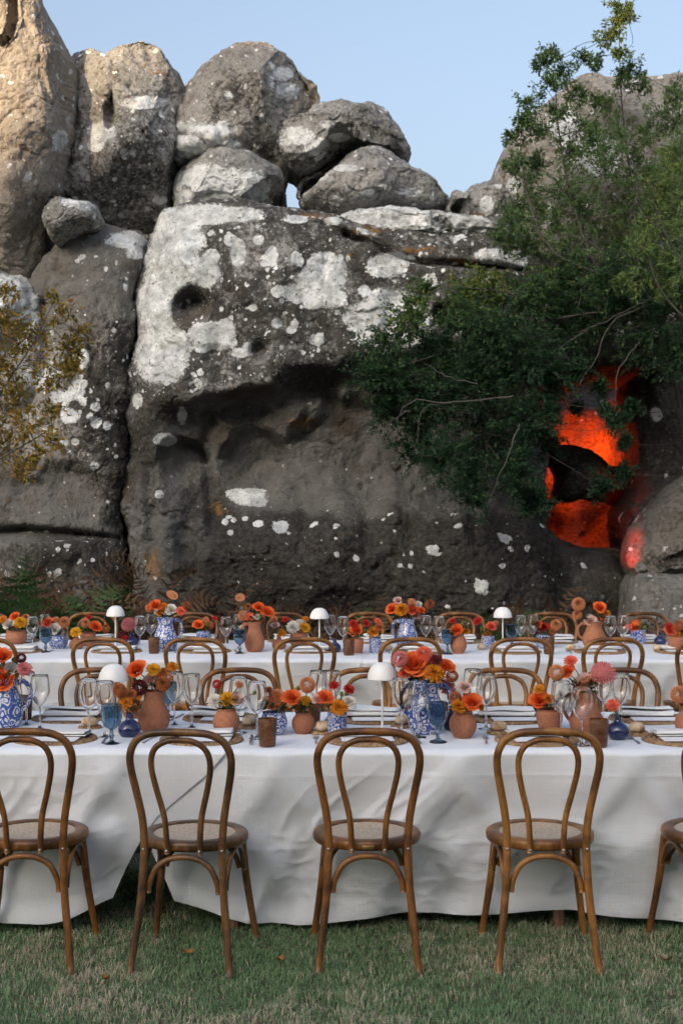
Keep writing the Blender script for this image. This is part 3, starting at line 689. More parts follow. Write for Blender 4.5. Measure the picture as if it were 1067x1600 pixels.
shrub('evergreen_bush', 'dense dark green bush hanging over the middle of the rock face', [[(1110, 1000, 14.9), (1100, 800, 14.7), (1080, 640, 14.0), (1040, 540, 13.8)], [(1040, 540, 13.8), (960, 490, 13.7), (860, 500, 13.6), (760, 525, 13.5), (680, 555, 13.4), (610, 575, 13.3)], [(960, 490, 13.7), (880, 540, 13.6), (810, 600, 13.6), (760, 690, 13.6)], [(860, 500, 13.6), (800, 460, 13.5), (740, 450, 13.4)]],
      C([(600, 545, 42, .4), (640, 495, 34, .62), (660, 460, 22, .72), (622, 600, 46, .35), (580, 590, 32, .35), (680, 560, 56, .3), (735, 465, 40, .78), (770, 455, 30, .75), (715, 500, 36, .55), (775, 515, 56, .4), (690, 635, 62, .25), (640, 650, 46, .28), (775, 600, 70, .25),
         (760, 690, 62, .22), (700, 715, 44, .22), (840, 560, 60, .25), (822, 655, 50, .22), (800, 745, 46, .22), (870, 500, 56, .4), (885, 440, 40, .5), (930, 500, 56, .35), (905, 575, 34, .28), (975, 470, 54, .45), (1030, 500, 56, .35), (1065, 440, 56, .45), (740, 770, 34, .25), (830, 465, 46, .5),
         (950, 440, 44, .5), (1010, 430, 44, .5), (855, 690, 26, .25), (650, 700, 36, .25), (600, 640, 34, .3), (835, 790, 30, .2), (1060, 560, 40, .25), (780, 560, 60, .25), (720, 590, 60, .25), (860, 610, 30, .2), (1000, 545, 34, .25), (900, 640, 10, .2), (935, 610, 14, .2), (960, 660, 16, .2), (940, 762, 22, .2), (975, 740, 16, .2), (868, 588, 15, .22), (905, 574, 15, .22), (985, 640, 16, .22), (858, 640, 18, .22), (976, 692, 12, .22), (945, 640, 9, .2)], 13.6, .3),
      .042, G_dark, 62, 38, .018, .42, yj=.42, bare=[[(800, 620, 13.1), (700, 630, 13.0), (660, 640, 13.0), (650, 690, 12.9)], [(700, 630, 13.0), (640, 628, 12.9), (620, 660, 12.9)], [(745, 600, 13.1), (700, 590, 13.0), (660, 565, 13.0)], [(1040, 470, 13.4), (960, 500, 13.3), (930, 560, 13.2), (905, 600, 13.2)], [(1000, 530, 13.5), (990, 545, 13.3), (965, 580, 13.2), (960, 640, 13.2)], [(1067, 460, 13.3), (1010, 470, 13.2), (950, 500, 13.2), (900, 520, 13.2)], [(812, 660, 13.1), (790, 720, 13.0), (760, 790, 13)], [(640, 640, 13.0), (600, 665, 12.9)]])
shrub('leafy_sapling', 'brighter green leafy sapling at the right edge in front of the tall tree', [[(1130, 1000, 12.8), (1120, 700, 12.8), (1090, 520, 12.7)], [(1090, 520, 12.7), (1060, 400, 12.7), (1045, 290, 12.7)], [(1090, 520, 12.7), (1075, 400, 12.6), (1070, 260, 12.7)], [(1090, 520, 12.7), (1030, 450, 12.6), (1005, 370, 12.6)]],
      C([(1045, 285, 30), (1060, 240, 24), (1025, 320, 28), (1062, 330, 36), (1010, 350, 24), (1045, 380, 38), (1070, 280, 30), (1000, 390, 24), (1065, 420, 34), (1020, 430, 26), (1075, 210, 20), (980, 440, 20), (1040, 455, 24)], 12.7, .62),
      .045, G_up, 26, 24, .016, .40, yj=.2, bare=[[(1100, 430, 12.6), (1060, 400, 12.5), (1030, 340, 12.5), (1015, 300, 12.5)], [(1067, 415, 12.5), (1020, 345, 12.4), (975, 330, 12.4)]])
shrub('yellowing_shrub', 'yellowing ochre leaved shrub at the left edge', [[(-70, 1010, 11.8), (-60, 850, 11.8), (-40, 740, 11.7)], [(-40, 740, 11.7), (0, 620, 11.7), (50, 540, 11.7), (85, 470, 11.7)], [(-40, 740, 11.7), (-10, 600, 11.6), (10, 470, 11.7)], [(-40, 740, 11.7), (30, 700, 11.7), (80, 670, 11.7)]],
      C([(20, 560, 40), (60, 520, 34), (90, 490, 20), (105, 540, 24), (125, 520, 14), (30, 620, 42), (70, 590, 38), (10, 500, 26), (95, 580, 22), (45, 670, 36), (15, 700, 34), (60, 715, 22), (80, 690, 18), (5, 640, 40), (35, 740, 18), (75, 640, 24), (15, 460, 16), (85, 465, 12), (110, 580, 14), (118, 555, 14), (25, 520, 30), (-20, 600, 50), (-20, 700, 40)], 11.7, .45),
      .053, G_yel, 17, 13, .012, .44, yj=.25)

# ---- bracken
def frond_arrays(base, head, length, droop, width, n=15):
    """one fern frond: rachis with comb-like pinnae; returns triangles"""
    u = np.linspace(0, 1, n + 3)
    h = np.array([math.cos(head), math.sin(head), 0.0])
    lift = rng.uniform(.75, 1.25)
    path = base + np.outer(u ** 1.4 * length * (.25 + droop * .42), h) + np.outer(np.sin(u * (1.25 + droop * .75)) * length * .82 * lift, [0, 0, 1])
    T = np.gradient(path, axis=0); T /= np.linalg.norm(T, axis=1)[:, None]
    S = np.cross(T, [0, 0, 1.0]); S /= np.linalg.norm(S, axis=1)[:, None] + 1e-9
    ro = rng.uniform(-1.2, 1.2) + np.linspace(0, rng.uniform(-.8, .8), n + 3)
    S = S * np.cos(ro)[:, None] + np.cross(T, S) * np.sin(ro)[:, None]
    V = []; 
    for i in range(3, n + 3):
        w = width * length * math.sin(min(1, (1 - u[i]) * 1.35 + .06) * 1.5)
        for s in (-1, 1):
            d = S[i] * s + T[i] * .45 + [0, 0, rng.uniform(-.45, .05)]; d /= np.linalg.norm(d)
            b = np.cross(d, np.cross(T[i], S[i])); b /= np.linalg.norm(b) + 1e-9
            m = 5
            for k in range(m):
                q = path[i] + d * w * (k + .2) / m; e = w * .20 * (1 - k / m * .8)
                V += [q - d * w * .1, q + d * w * .12, q + b * e + d * e * .5, q + d * w * .12, q - d * w * .1, q - b * e + d * e * .5]
    # rachis
    for i in range(n + 2):
        a, b = path[i], path[i + 1]; V += [a - S[i] * .004, a + S[i] * .004, b, ]
    return np.array(V)
def fern_mesh(specs, tone):
    m = MB()
    for sp in specs:
        V = frond_arrays(*sp); m.add(V, np.arange(len(V)).reshape(-1, 3), 0, np.clip(tone + rng.normal() * .22, 0, 1))
    return m
M_brack = leaf_mat('dry_bracken', [(0, (.026, .015, .009)), (.4, (.070, .038, .020)), (.7, (.120, .068, .034)), (1, (.19, .125, .068))], .8, .15, 4)
M_fern = leaf_mat('green_fern', [(0, (.015, .040, .014)), (.5, (.035, .085, .024)), (1, (.10, .15, .04))], .6, .25, 4)
specs = []
for k in range(680):
    px = rng.uniform(-140, 1210); Y = rng.uniform(11.75, 13.9); 
    left = 1 - sstep(150, 620, px)
    b = P(px, 1000, Y); b[2] = float(ground_z(b[0], b[1])) - .02
    L = rng.uniform(.35, .7) + .55 * left * rng.uniform(.3, 1)
    specs.append((b, rng.uniform(0, 2 * np.pi), L, rng.uniform(.3, 1.8), rng.uniform(.10, .17)))
bk = fern_mesh(specs, .5).build('dry_bracken', M_brack, None, False)
bk['kind'] = 'stuff'; bk['label'] = 'bank of brown dry bracken along the foot of the rocks'; bk['category'] = 'bracken'
ferns = [(40, 12.0, 1.05, 'green fern standing in the bracken at the far left'), (115, 12.1, .85, 'green fern right of the far left fern'), (165, 11.9, .8, 'green fern behind the leftmost lamp'), (250, 12.1, .55, 'green fern behind the blue patterned jug of the back table'),
         (330, 12.2, .50, 'green fern left of the anthurium stem'), (430, 12.4, .55, 'green fern behind the terracotta jug of the back table'), (545, 12.2, .62, 'green fern behind the middle lamp of the back table'), (690, 12.3, .60, 'green fern behind the rightmost patterned jug'), (800, 12.2, .66, 'green fern behind the rightmost lamp'), (880, 12.3, .55, 'green fern in front of the cave foot'), (985, 12.3, .5, 'green fern below the pale block at right')]
for px, Y, L, lab in ferns:
    b = P(px, 1000, Y); b[2] = float(ground_z(b[0], b[1]))
    sp = [(np.zeros(3), rng.uniform(0, 6.28), L * rng.uniform(.8, 1.35), rng.uniform(.2, .9), rng.uniform(.17, .23)) for k in range(9)]
    o = fern_mesh(sp, .45).build('fern', M_fern, None, False, b); tag(o, lab, 'fern', 'green ferns at the foot of the rocks')
# dark weeds and grass tufts under the cave
m = MB()
for k in range(900):
    px = rng.uniform(760, 1010) if k % 2 else rng.uniform(300, 1080); Y = rng.uniform(12.6, 13.9); b = P(px, 1000, Y); b[2] = float(ground_z(b[0], b[1]))
    L = rng.uniform(.25, .75); h = rng.uniform(0, 6.28); d = np.array([math.cos(h), math.sin(h), 0]); s = np.array([-d[1], d[0], 0]) * .006
    u = np.linspace(0, 1, 5)[:, None]; c = b + d * L * .45 * u ** 2 + np.array([0, 0, 1]) * L * (u - .25 * u ** 3)
    V = np.concatenate([c - s * (1 - u * .9), c + s * (1 - u * .9)]); q = np.array([[i, i + 1, i + 6, i + 5] for i in range(4)])
    m.add(V, q, 0, rng.uniform(0, 1))
w = m.build('wild_grass', M_brack, None, False); w['kind'] = 'stuff'; w['label'] = 'thin dry wild grass among the bracken'; w['category'] = 'grass'

# ---- lawn blades
def lawn(n, x0, x1, y0, y1, lmin, lmax, wid):
    x = rng.uniform(x0, x1, n); y = rng.uniform(y0, y1, n)
    pn = fbm(np.stack([x * 1.6, y * 1.6, x * 0], 1), 3); pf = fbm(np.stack([x * 9, y * 9, x * 0 + 4], 1), 2)
    keep = rng.uniform(0, 1, n) < .72 + .4 * pf
    x, y, pn, pf = x[keep], y[keep], pn[keep], pf[keep]; n = len(x)
    L = rng.uniform(lmin, lmax, n) * (1 + .35 * pf); a = rng.uniform(0, 2 * np.pi, n); tilt = rng.uniform(.25, 1.15, n)
    d = np.stack([np.cos(a), np.sin(a), np.zeros(n)], 1); s = np.stack([-d[:, 1], d[:, 0], np.zeros(n)], 1) * (wid * rng.uniform(.6, 1.3, n))[:, None]
    b = np.stack([x, y, np.full(n, .0)], 1)
    m1 = b + d * (L * .30 * tilt)[:, None] + [0, 0, 1] * (L * .55)[:, None]
    t1 = b + d * (L * .85 * tilt)[:, None] + [0, 0, 1] * (L * (.98 - .42 * tilt))[:, None]
    V = np.stack([b - s, b + s, m1 + s * .8, m1 - s * .8, t1], 1).reshape(-1, 3); k = np.arange(n)[:, None] * 5
    straw = rng.uniform(0, 1, n) < np.clip(.17 + .50 * pn + .42 * pf, .03, .75)
    tone = np.where(straw, rng.uniform(.62, 1, n), rng.uniform(0, .55, n))
    return V, [k + [0, 1, 2, 3], k + [3, 2, 4]], np.repeat(tone, 5)
M_grass = leaf_mat('lawn_grass', [(0, (.10, .19, .09)), (.35, (.18, .30, .15)), (.56, (.29, .38, .21)), (.66, (.48, .42, .31)), (1, (.68, .61, .49))], .7, .3, 2)
m = MB(); m.add(*[z for z in (lambda r: (r[0], r[1], 0, r[2]))(lawn(170000, -1.75, 1.75, 4.35, 6.6, .014, .034, .0019))])
for xa_, xb_ in ((-2.9, -1.75), (1.75, 2.9)):
    r_ = lawn(20000, xa_, xb_, 4.35, 6.6, .016, .038, .0022); m.add(r_[0], r_[1], 0, r_[2])
r_ = lawn(26000, -2.6, 2.6, 6.6, 9.5, .02, .05, .0025); m.add(r_[0], r_[1], 0, r_[2])
r_ = lawn(20000, -4.2, 4.2, 9.5, 13, .03, .07, .004); m.add(r_[0], r_[1], 0, r_[2])
o = m.build('lawn_grass', M_grass, None, False); o['kind'] = 'stuff'; o['label'] = 'short green and straw coloured lawn grass'; o['category'] = 'grass'
# ------------------------------------------------------------------ tables and cloths
TZ = .73                       # cloth surface height
T1 = (5.52, 6.56)              # near and far edge of the front table
T2 = (8.93, 10.22)
def wood_mat(name, c1, c2, c3, rough=.34):
    t = NT(name); o = t.obj()
    mp = t.n('Mapping'); t.l(o, mp.inputs[0]); mp.inputs['Scale'].default_value = (1, 1, .12)
    g = t.noise(mp.outputs[0], 55, 4, .6, .6); w = t.noise(o, 7, 4, .6); f = t.noise(o, 120, 2)
    c = t.mix(t.ss(g, .3, .7), c1, c2)
    c = t.mix(t.math('MULTIPLY', t.ss(w, .44, .62), .85), c, c3)
    c = t.mix(t.math('MULTIPLY', t.ss(f, .6, .72), .3), c, (.36, .23, .12))
    return t.set(c, t.math('ADD', t.math('MULTIPLY', g, .25), rough - .1), t.bump(g, .25, .002), Specular_IOR_Level=.4)
M_oak = wood_mat('table_wood', (.10, .055, .03), (.16, .09, .05), (.07, .04, .02), .6)
def cloth_mat():
    t = NT('white_linen'); o = t.pos()
    w1 = t.n('TexWave', wave_type='BANDS', bands_direction='X'); w1.inputs['Scale'].default_value = 260; w1.inputs['Distortion'].default_value = 1.5; t.l(o, w1.inputs[0])
    n = t.noise(o, 40, 3, .6); s = t.noise(o, 3, 3)
    c = t.mix(t.ss(s, .3, .7), (.695, .73, .79), (.765, .80, .855))
    c = t.mix(t.math('MULTIPLY', t.ss(n, .5, .75), .10), c, (.60, .59, .60))
    mp = t.n('Mapping'); t.l(o, mp.inputs[0]); mp.inputs['Scale'].default_value = (14, 14, 240); slub = t.noise(mp.outputs[0], 1, 3, .6)
    mp2 = t.n('Mapping'); t.l(o, mp2.inputs[0]); mp2.inputs['Scale'].default_value = (300, 20, 12); slub2 = t.noise(mp2.outputs[0], 1, 2, .6)
    c = t.mix(t.math('MULTIPLY', t.ss(slub, .5, .75), .16), c, (.58, .59, .61)); c = t.mix(t.math('MULTIPLY', t.ss(slub2, .5, .75), .12), c, (.60, .61, .63))
    t.set(c, .85, t.bump(t.math('ADD', t.math('ADD', slub, slub2), n), .45, .0025), Specular_IOR_Level=.2)
    t.b.inputs['Sheen Weight'].default_value = .15
    return t.m
M_cloth = cloth_mat()

def long_table(label, x0, x1, y0, y1, TZ=TZ):
    root = empty('trestle_table', ((x0 + x1) / 2, (y0 + y1) / 2, 0))
    hx, hy = (x1 - x0) / 2 - .02, (y1 - y0) / 2 - .03
    MB().add(*rbox(-hx, hx, -hy, hy, TZ - .045, TZ - .008, .006)).build('tabletop', M_oak, root)
    for x in np.linspace(-hx + .35, hx - .35, 4 if x1 - x0 < 5 else 5) + (.2 if x1 - x0 < 5 else 0):
        for s in (-1, 1):
            MB().add(*tube([(x + .02, s * (hy - .10), 0), (x, s * (hy - .16), TZ - .045)], [.024, .028], 8)).build('leg', M_oak, root, False)
        MB().add(*rbox(x - .02, x + .02, -hy + .16, hy - .16, .17, .23, .004)).build('stretcher', M_oak, root)
    return tag(root, label, 'table')
long_table('long table hidden under the front white tablecloths', -2.3, 2.3, *T1)
long_table('long table hidden under the back white tablecloths', -3.3, 3.3, *T2, TZ=TZ - .012)

def fold(x, t, seed, seats, h):
    """how far the hanging cloth stands out (+) or is pushed in (-); t runs 0 at the edge to 1 at the hem"""
    z3 = np.zeros_like(x) + seed * 3.1
    pn = lambda u, v, k: perlin(np.stack([u, v, z3 + k], -1).reshape(-1, 3)).reshape(x.shape)
    a = pn(x * 1.1, t * .6, 0)
    m = sstep(-.25, .25, pn(x * .9, t * .4, 3))
    wv = .12 * pn(x * 1.5, t * 1.5, 5)                                    # folds bend a little
    f1 = pn((x + t * .42 + wv) * 3.3, (t - x * .3) * .55, 7); f2 = pn((x - t * .50 + wv) * 3.0, (t + x * .3) * .55, 11)
    f = f1 * m + f2 * (1 - m)
    s1 = pn((x + t * .42 + wv) * 8.5, t * .7, 13); s2 = pn((x - t * .50 + wv) * 8.0, t * .7, 17)
    s = s1 * m + s2 * (1 - m)
    crest = np.clip(1 - np.abs(s) * 3.2, 0, 1) ** 1.5 * sstep(-.1, .3, pn(x * 2, t * 1.5, 19))
    hemf = pn(x * 4.2 + .6 * t, t * .35, 23)
    w = pn(x * 26 + t * 9, t * 22, 29)
    g = np.clip(t * 1.9, 0, 1) ** .9
    cw = pn(x * 9 + t * 5, t * 8 - x * 2, 31); crum = np.clip(1 - np.abs(cw) * 3.5, 0, 1) * sstep(.0, .35, pn(x * 2.3, t * 2, 37))
    press = np.exp(-((t - .13) / .010) ** 2) + np.exp(-((t - .56) / .010) ** 2) + np.exp(-((np.mod(x + .31 * seed, .62) - .31) / .006) ** 2)
    d = g * (.040 * a + .048 * f + .018 * crest + .006 * crum + .0016 * w) + .0022 * press + .060 * hemf * t ** 1.6
    # soft tension lines from the seats that lean on the cloth
    for sxx in seats:
        tz = (TZ - .45) / h
        d = d - .045 * np.exp(-((x - sxx) / .22) ** 2 - ((t - tz) / .20) ** 2)
        for sg in (-1, 1):
            u = (x - sxx - sg * .20) * sg - (tz - t) * .45; v = (x - sxx - sg * .2) * sg + (tz - t) * .6
            d = d + .020 * np.exp(-(u / .055) ** 2) * np.exp(-((t - tz + .1) / .35) ** 2)
            u2 = (x - sxx - sg * .24) * sg - (t - tz) * .38
            d = d + .022 * np.exp(-(u2 / .06) ** 2) * sstep(tz - .05, tz + .2, t)
    return d

def tablecloth(label, yn, yf, xa, xb, seed, seats, nx, top=TZ, hem=.045, lift=0.0, left_edge=None, right_edge=None, hemfn=None, calm=None):
    """xa / xb: cloth ends on the table top; edges: functions t -> x of the side edges of the near drop"""
    T = np.concatenate([np.linspace(0, 1, 92)])
    S = np.linspace(0, 1, nx)
    rows = []
    X0 = xa + (xb - xa) * S
    h = top - hem
    # far drop, top, rounded near edge
    for t in np.linspace(1, 0, 14):
        rows.append(np.stack([X0, yf + .012 + .05 * t * np.sin(X0 * 9 + seed) * .4 + .02 * t, top - .006 - t * h * .93 + 0 * X0], 1))
    ny = 26
    for y in np.linspace(yf - .002, yn + .010, ny):
        zz = top + lift + .004 + .0016 * perlin(np.stack([X0 * 3, np.full(nx, y * 3), np.full(nx, seed)], 1)) + .0009 * perlin(np.stack([X0 * 14, np.full(nx, y * 5), np.full(nx, seed)], 1))
        rows.append(np.stack([X0, np.full(nx, y), zz], 1))
    for a in (.35, .7):
        rows.append(np.stack([X0, np.full(nx, yn + .010 - .014 * math.sin(a * 1.57)), np.full(nx, top + lift - .012 * (1 - math.cos(a * 1.57)))], 1))
    for t in T:
        xl = left_edge(t) if left_edge else xa; xr = right_edge(t) if right_edge else xb
        x = xl + (xr - xl) * S
        d = fold(x, np.full(nx, t), seed, seats, h)
        if calm is not None: d = d * calm(x)
        d = np.where(d > 0, .030 * np.tanh(d / .030), d)
        out = -.006 - lift * 3 - d + .125 * t ** 1.1 - .02 * sstep(.85, 1, t)
        hh = h - (hemfn(x) if hemfn else 0) + .02 * perlin(np.stack([x * 1.7, x * 0 + seed, x * 0], 1))
        hh = np.minimum(hh, top - .012)
        rows.append(np.stack([x, yn + out, top + lift - .012 - t * (hh - .012)], 1))
    V = np.concatenate(rows); q = gridq(len(rows), nx)
    o = place('tablecloth', make_mesh('tablecloth', V - [0, (yn + yf) / 2, 0], q, M_cloth), None, (0, (yn + yf) / 2, 0))
    return tag(o, label, 'tablecloth', 'white linen tablecloths')

def X1(px, Y=5.52): return (px - 533.5) / F * Y
R1_C = [32, 281, 576, 857, 1150]                 # front row of chairs: photograph columns
R2_C = [155, 373, 575, 787, 968]
R3_C = [-22, 160, 305, 476, 641, 814, 958, 1105]
R4_C = [-22, 145, 303, 440, 576, 718, 862, 1005]
seats1 = [X1(c, 5.35) for c in R1_C]
left_r = lambda t: float(np.interp(t, [0, .15, .45, .62, .8, 1], [X1(352), X1(322), X1(243), X1(216), X1(194), X1(172)]))
right_l = lambda t: float(np.interp(t, [0, .15, .42, .55, .7, 1], [X1(282), X1(262), X1(230), X1(228), X1(236), X1(268)]))
tablecloth('white tablecloth over the left end of the front table, its edge folded diagonally', *T1, -2.32, X1(352), 1, seats1[:2], 150, lift=.005, right_edge=left_r, hem=.035, hemfn=lambda x: .11 * sstep(X1(40), X1(190), x) ** 1.5, calm=lambda x: 1 - .8 * sstep(X1(150), X1(260), x))
tablecloth('large white tablecloth over the middle and right of the front table', *T1, X1(282), 2.32, 2, seats1, 270, left_edge=right_l, hem=.045, hemfn=lambda x: .12 * (1 - sstep(X1(230), X1(420), x)) + .03 * np.sin(x * 2.4), calm=lambda x: .12 + .88 * sstep(X1(290), X1(430), x))
X2 = lambda px: (px - 533.5) / F * 8.93
l2 = lambda t: float(np.interp(t, [0, .5, 1], [X2(565), X2(530), X2(510)])); r2 = lambda t: float(np.interp(t, [0, .5, 1], [X2(500), X2(520), X2(530)]))
tablecloth('white tablecloth over the left half of the back table', *T2, -3.32, X2(565), 3, [X1(c, 8.95) for c in R3_C[:4]], 170, lift=.005, right_edge=l2, top=TZ - .012)
tablecloth('white tablecloth over the right half of the back table', *T2, X2(500), 3.32, 4, [X1(c, 8.95) for c in R3_C[3:]], 170, left_edge=r2, top=TZ - .012)

# ------------------------------------------------------------------ bentwood chairs
M_wood = [wood_mat('bentwood_honey', (.215, .088, .021), (.325, .148, .040), (.080, .031, .010)),
          wood_mat('bentwood_brown', (.150, .058, .015), (.240, .100, .027), (.048, .020, .007)),
          wood_mat('bentwood_dark', (.105, .048, .018), (.190, .092, .036), (.036, .019, .009))]
def cane_mat():
    t = NT('woven_cane'); o = t.obj()
    a = t.n('TexChecker'); a.inputs['Scale'].default_value = 190; t.l(o, a.inputs[0])
    n = t.noise(o, 90, 3, .7); nb = t.noise(o, 14, 2)
    c = t.mix(t.ss(n, .35, .65), (.36, .275, .20), (.62, .52, .41)); c = t.mix(t.math('MULTIPLY', a.outputs['Fac'], .35), c, (.24, .17, .11)); c = t.mix(t.math('MULTIPLY', nb, .5), c, (.52, .46, .39))
    return t.set(c, .7, t.bump(t.math('ADD', a.outputs['Fac'], n), .6, .003))
M_cane = cane_mat()
M_brass = plain('brass', (.20, .125, .045), .55, Metallic=.6)
M_steel = plain('dull_steel', (.42, .42, .43), .35, Metallic=1.0)
def mirror(pts): 
    p = np.array(pts, float); q = p[::-1].copy(); q[:, 0] *= -1
    return np.vstack([p, q])
def chair_meshes():
    """parts of one chair, seat centre at the origin, back towards -y"""
    d = {}
    # outer hoop continues into the rear legs
    half = [(.182, -.262, 0), (.168, -.235, .12), (.152, -.214, .26), (.144, -.202, .40), (.143, -.198, .47), (.150, -.204, .56), (.168, -.222, .66), (.182, -.240, .74), (.181, -.252, .795), (.158, -.262, .842), (.112, -.269, .868), (.045, -.271, .8755)]
    p = smooth_path(mirror(half), 76); r = np.interp(np.linspace(0, 1, 76), [0, .08, .35, .5, .65, .92, 1], [.0125, .0145, .0140, .0138, .0140, .0145, .0125])
    d['back_frame'] = MB().add(*tube(p, r, 12))
    half = [(.060, -.196, .425), (.061, -.198, .47), (.068, -.205, .56), (.092, -.222, .66), (.106, -.239, .735), (.104, -.250, .785), (.084, -.259, .822), (.045, -.264, .843), (.015, -.265, .8465)]
    d['inner_hoop'] = MB().add(*tube(smooth_path(mirror(half), 56), .0112, 10))
    # seat ring: a slightly flattened circle at the back
    th = np.arange(48) * 2 * np.pi / 48
    def ring(r_): 
        x = np.sin(th) * r_; y = -np.cos(th) * r_ * 1.0
        return np.stack([x, np.where(y < 0, y * .94, y * 1.02), np.zeros(48)], 1)
    lay = [(.150, .455), (.153, .462), (.160, .465), (.192, .465), (.200, .460), (.203, .450), (.201, .436), (.195, .428), (.165, .428), (.152, .434)]
    V = np.concatenate([ring(a) + [0, 0, z] for a, z in lay]); d['seat_rim'] = MB().add(V, gridq(len(lay), 48, cu=True, cv=True)[:, ::-1])
    V = np.concatenate([ring(a) + [0, 0, z] for a, z in [(.0005, .453), (.06, .4535), (.11, .455), (.152, .4595)]]); d['cane_panel'] = MB().add(V, gridq(4, 48, cv=True)[:, ::-1])
    for i, s in enumerate((-1, 1)):
        leg = [(s * .200, .225, 0), (s * .186, .202, .10), (s * .170, .180, .22), (s * .158, .165, .34), (s * .150, .155, .43)]
        d['leg%d' % i] = MB().add(*tube(smooth_path(leg, 16), np.linspace(.0125, .0165, 16), 10))
    # arched braces
    d['arch_brace0'] = MB().add(*tube(smooth_path([(-.128, -.196, .283), (-.122, -.196, .325), (-.095, -.194, .378), (-.05, -.192, .405), (0, -.191, .412), (.05, -.192, .405), (.095, -.194, .378), (.122, -.196, .325), (.128, -.196, .283)], 30), .0108, 8))
    for i, s in enumerate((-1, 1)):
        d['arch_brace%d' % (i + 1)] = MB().add(*tube(smooth_path([(s * .150, -.165, .29), (s * .152, -.155, .34), (s * .155, -.11, .39), (s * .158, -.02, .412), (s * .158, .08, .39), (s * .160, .125, .345), (s * .166, .145, .29)], 26), .0100, 8))
    d['arch_brace3'] = MB().add(*tube(smooth_path([(-.142, .160, .29), (-.125, .160, .34), (-.07, .160, .395), (0, .160, .412), (.07, .160, .395), (.125, .160, .34), (.142, .160, .29)], 26), .0100, 8))
    for i, (x, z) in enumerate([(-.1435, .443), (.1435, .443), (-.060, .437), (.060, .437)]):
        V, f = lathe([(.0001, .004), (.004, .003), (.0055, 0)], 8); V = V[:, [0, 2, 1]] * [1, -1, 1] + [x, -.2132 if i < 2 else -.2075, z]; d['bolt%d' % i] = MB().add(V, f[:, ::-1])
    return d
CH_P = chair_meshes()
CH_MESH = {}
def part_name(k): return k.rstrip('0123456789')
def chair(px, Y, rz, wood, label, group, plate=False, sc_=1.0):
    root = empty('bentwood_chair', (X1(px, Y - .26 * math.cos(rz)) - .26 * math.sin(rz), Y, 0), rz)
    root.scale = (sc_,) * 3
    for k, mb in CH_P.items():
        pn = part_name(k); m = M_cane if pn == 'cane_panel' else M_steel if pn == 'bolt' else M_wood[wood]
        if (k, wood) not in CH_MESH: CH_MESH[(k, wood)] = mb.mesh(pn, m)
        place(pn, CH_MESH[(k, wood)], root)
    if plate:
        o = MB().add(*rbox(-.022, .022, -.1975, -.1945, .436, .452, .001)).build('brass_plate', M_brass, root)
    return tag(root, label, 'chair', group)
o_ = ['leftmost', 'second from left', 'third from left', 'fourth from left', 'fifth from left', 'sixth from left', 'seventh from left', 'rightmost']
nm = {5: ['leftmost', 'second from left', 'middle', 'fourth from left', 'rightmost'], 8: o_}
rot1 = [.02, -.10, .01, -.015, .03]; wd1 = [1, 2, 1, 0, 1]
for i, c in enumerate(R1_C):
    chair(c, 5.345 + [0, -.02, .0, .0, .03][i], rot1[i], wd1[i], '%s bentwood chair in the nearest row, back to the viewer' % nm[5][i], 'chairs at the near side of the front table', plate=(i == 2))
for i, c in enumerate(R2_C):
    chair(c, 6.74, math.pi + rng.uniform(-.13, .13), int(rng.integers(0, 2)), '%s bentwood chair behind the front table, facing it' % nm[5][i], 'chairs at the far side of the front table')
for i, c in enumerate(R3_C):
    chair(c, 8.93, rng.uniform(-.13, .13), int(rng.integers(0, 2)), '%s bentwood chair in the row before the back table' % nm[8][i], 'chairs at the near side of the back table')
for i, c in enumerate(R4_C):
    chair(c, 10.52, math.pi + rng.uniform(-.13, .13), int(rng.integers(0, 2)), '%s bentwood chair in the farthest row behind the back table' % nm[8][i], 'chairs at the far side of the back table')
# ------------------------------------------------------------------ tableware
def YT(py, t=1):
    """distance of a point of the table top seen at photograph row py"""
    z = TZ + .004 if t == 1 else TZ - .008
    return F * (CH - z) / (py - 795.0)
def SURF(t): return (TZ + .0045) if t == 1 else (TZ - .0075)
def spot(px, py, t):
    Y = YT(py, t); return np.array([(px - 533.5) / F * Y, Y, SURF(t)])
TN = {1: 'front', 2: 'back'}

def thin_glass(name, c, f, rough=0.0):
    """glass whose thin walls let part of the light straight through"""
    t = NT(name); t.set(c, rough, Transmission_Weight=1.0, IOR=1.45)
    tr = t.n('BsdfTransparent'); tr.inputs[0].default_value = (*c, 1); mx = t.n('MixShader'); mx.inputs[0].default_value = f
    t.l(t.b.outputs[0], mx.inputs[1]); t.l(tr.outputs[0], mx.inputs[2]); t.l(mx.outputs[0], t.out.inputs['Surface']); return t.m
M_glass = NT('clear_glass').set((1, 1, 1), .0, Transmission_Weight=1.0, IOR=1.45)
M_blueglass = NT('blue_glass').set((.36, .52, .66), .02, Transmission_Weight=1.0, IOR=1.45)
def amber():
    t = NT('amber_pressed_glass'); o = t.obj(); n = t.vor(o, 120, 'DISTANCE_TO_EDGE'); n2 = t.noise(o, 60, 3)
    c = t.mix(t.ss(n2, .35, .65), (.17, .060, .022), (.36, .15, .06))
    return t.set(c, .18, t.bump(t.math('ADD', n, n2), .7, .004), Transmission_Weight=.6, IOR=1.45)
M_amber = amber()
M_white = NT('white_enamel').set((.80, .80, .80), .35)
M_shade = NT('white_lamp_shade').set((.82, .82, .82), .4)
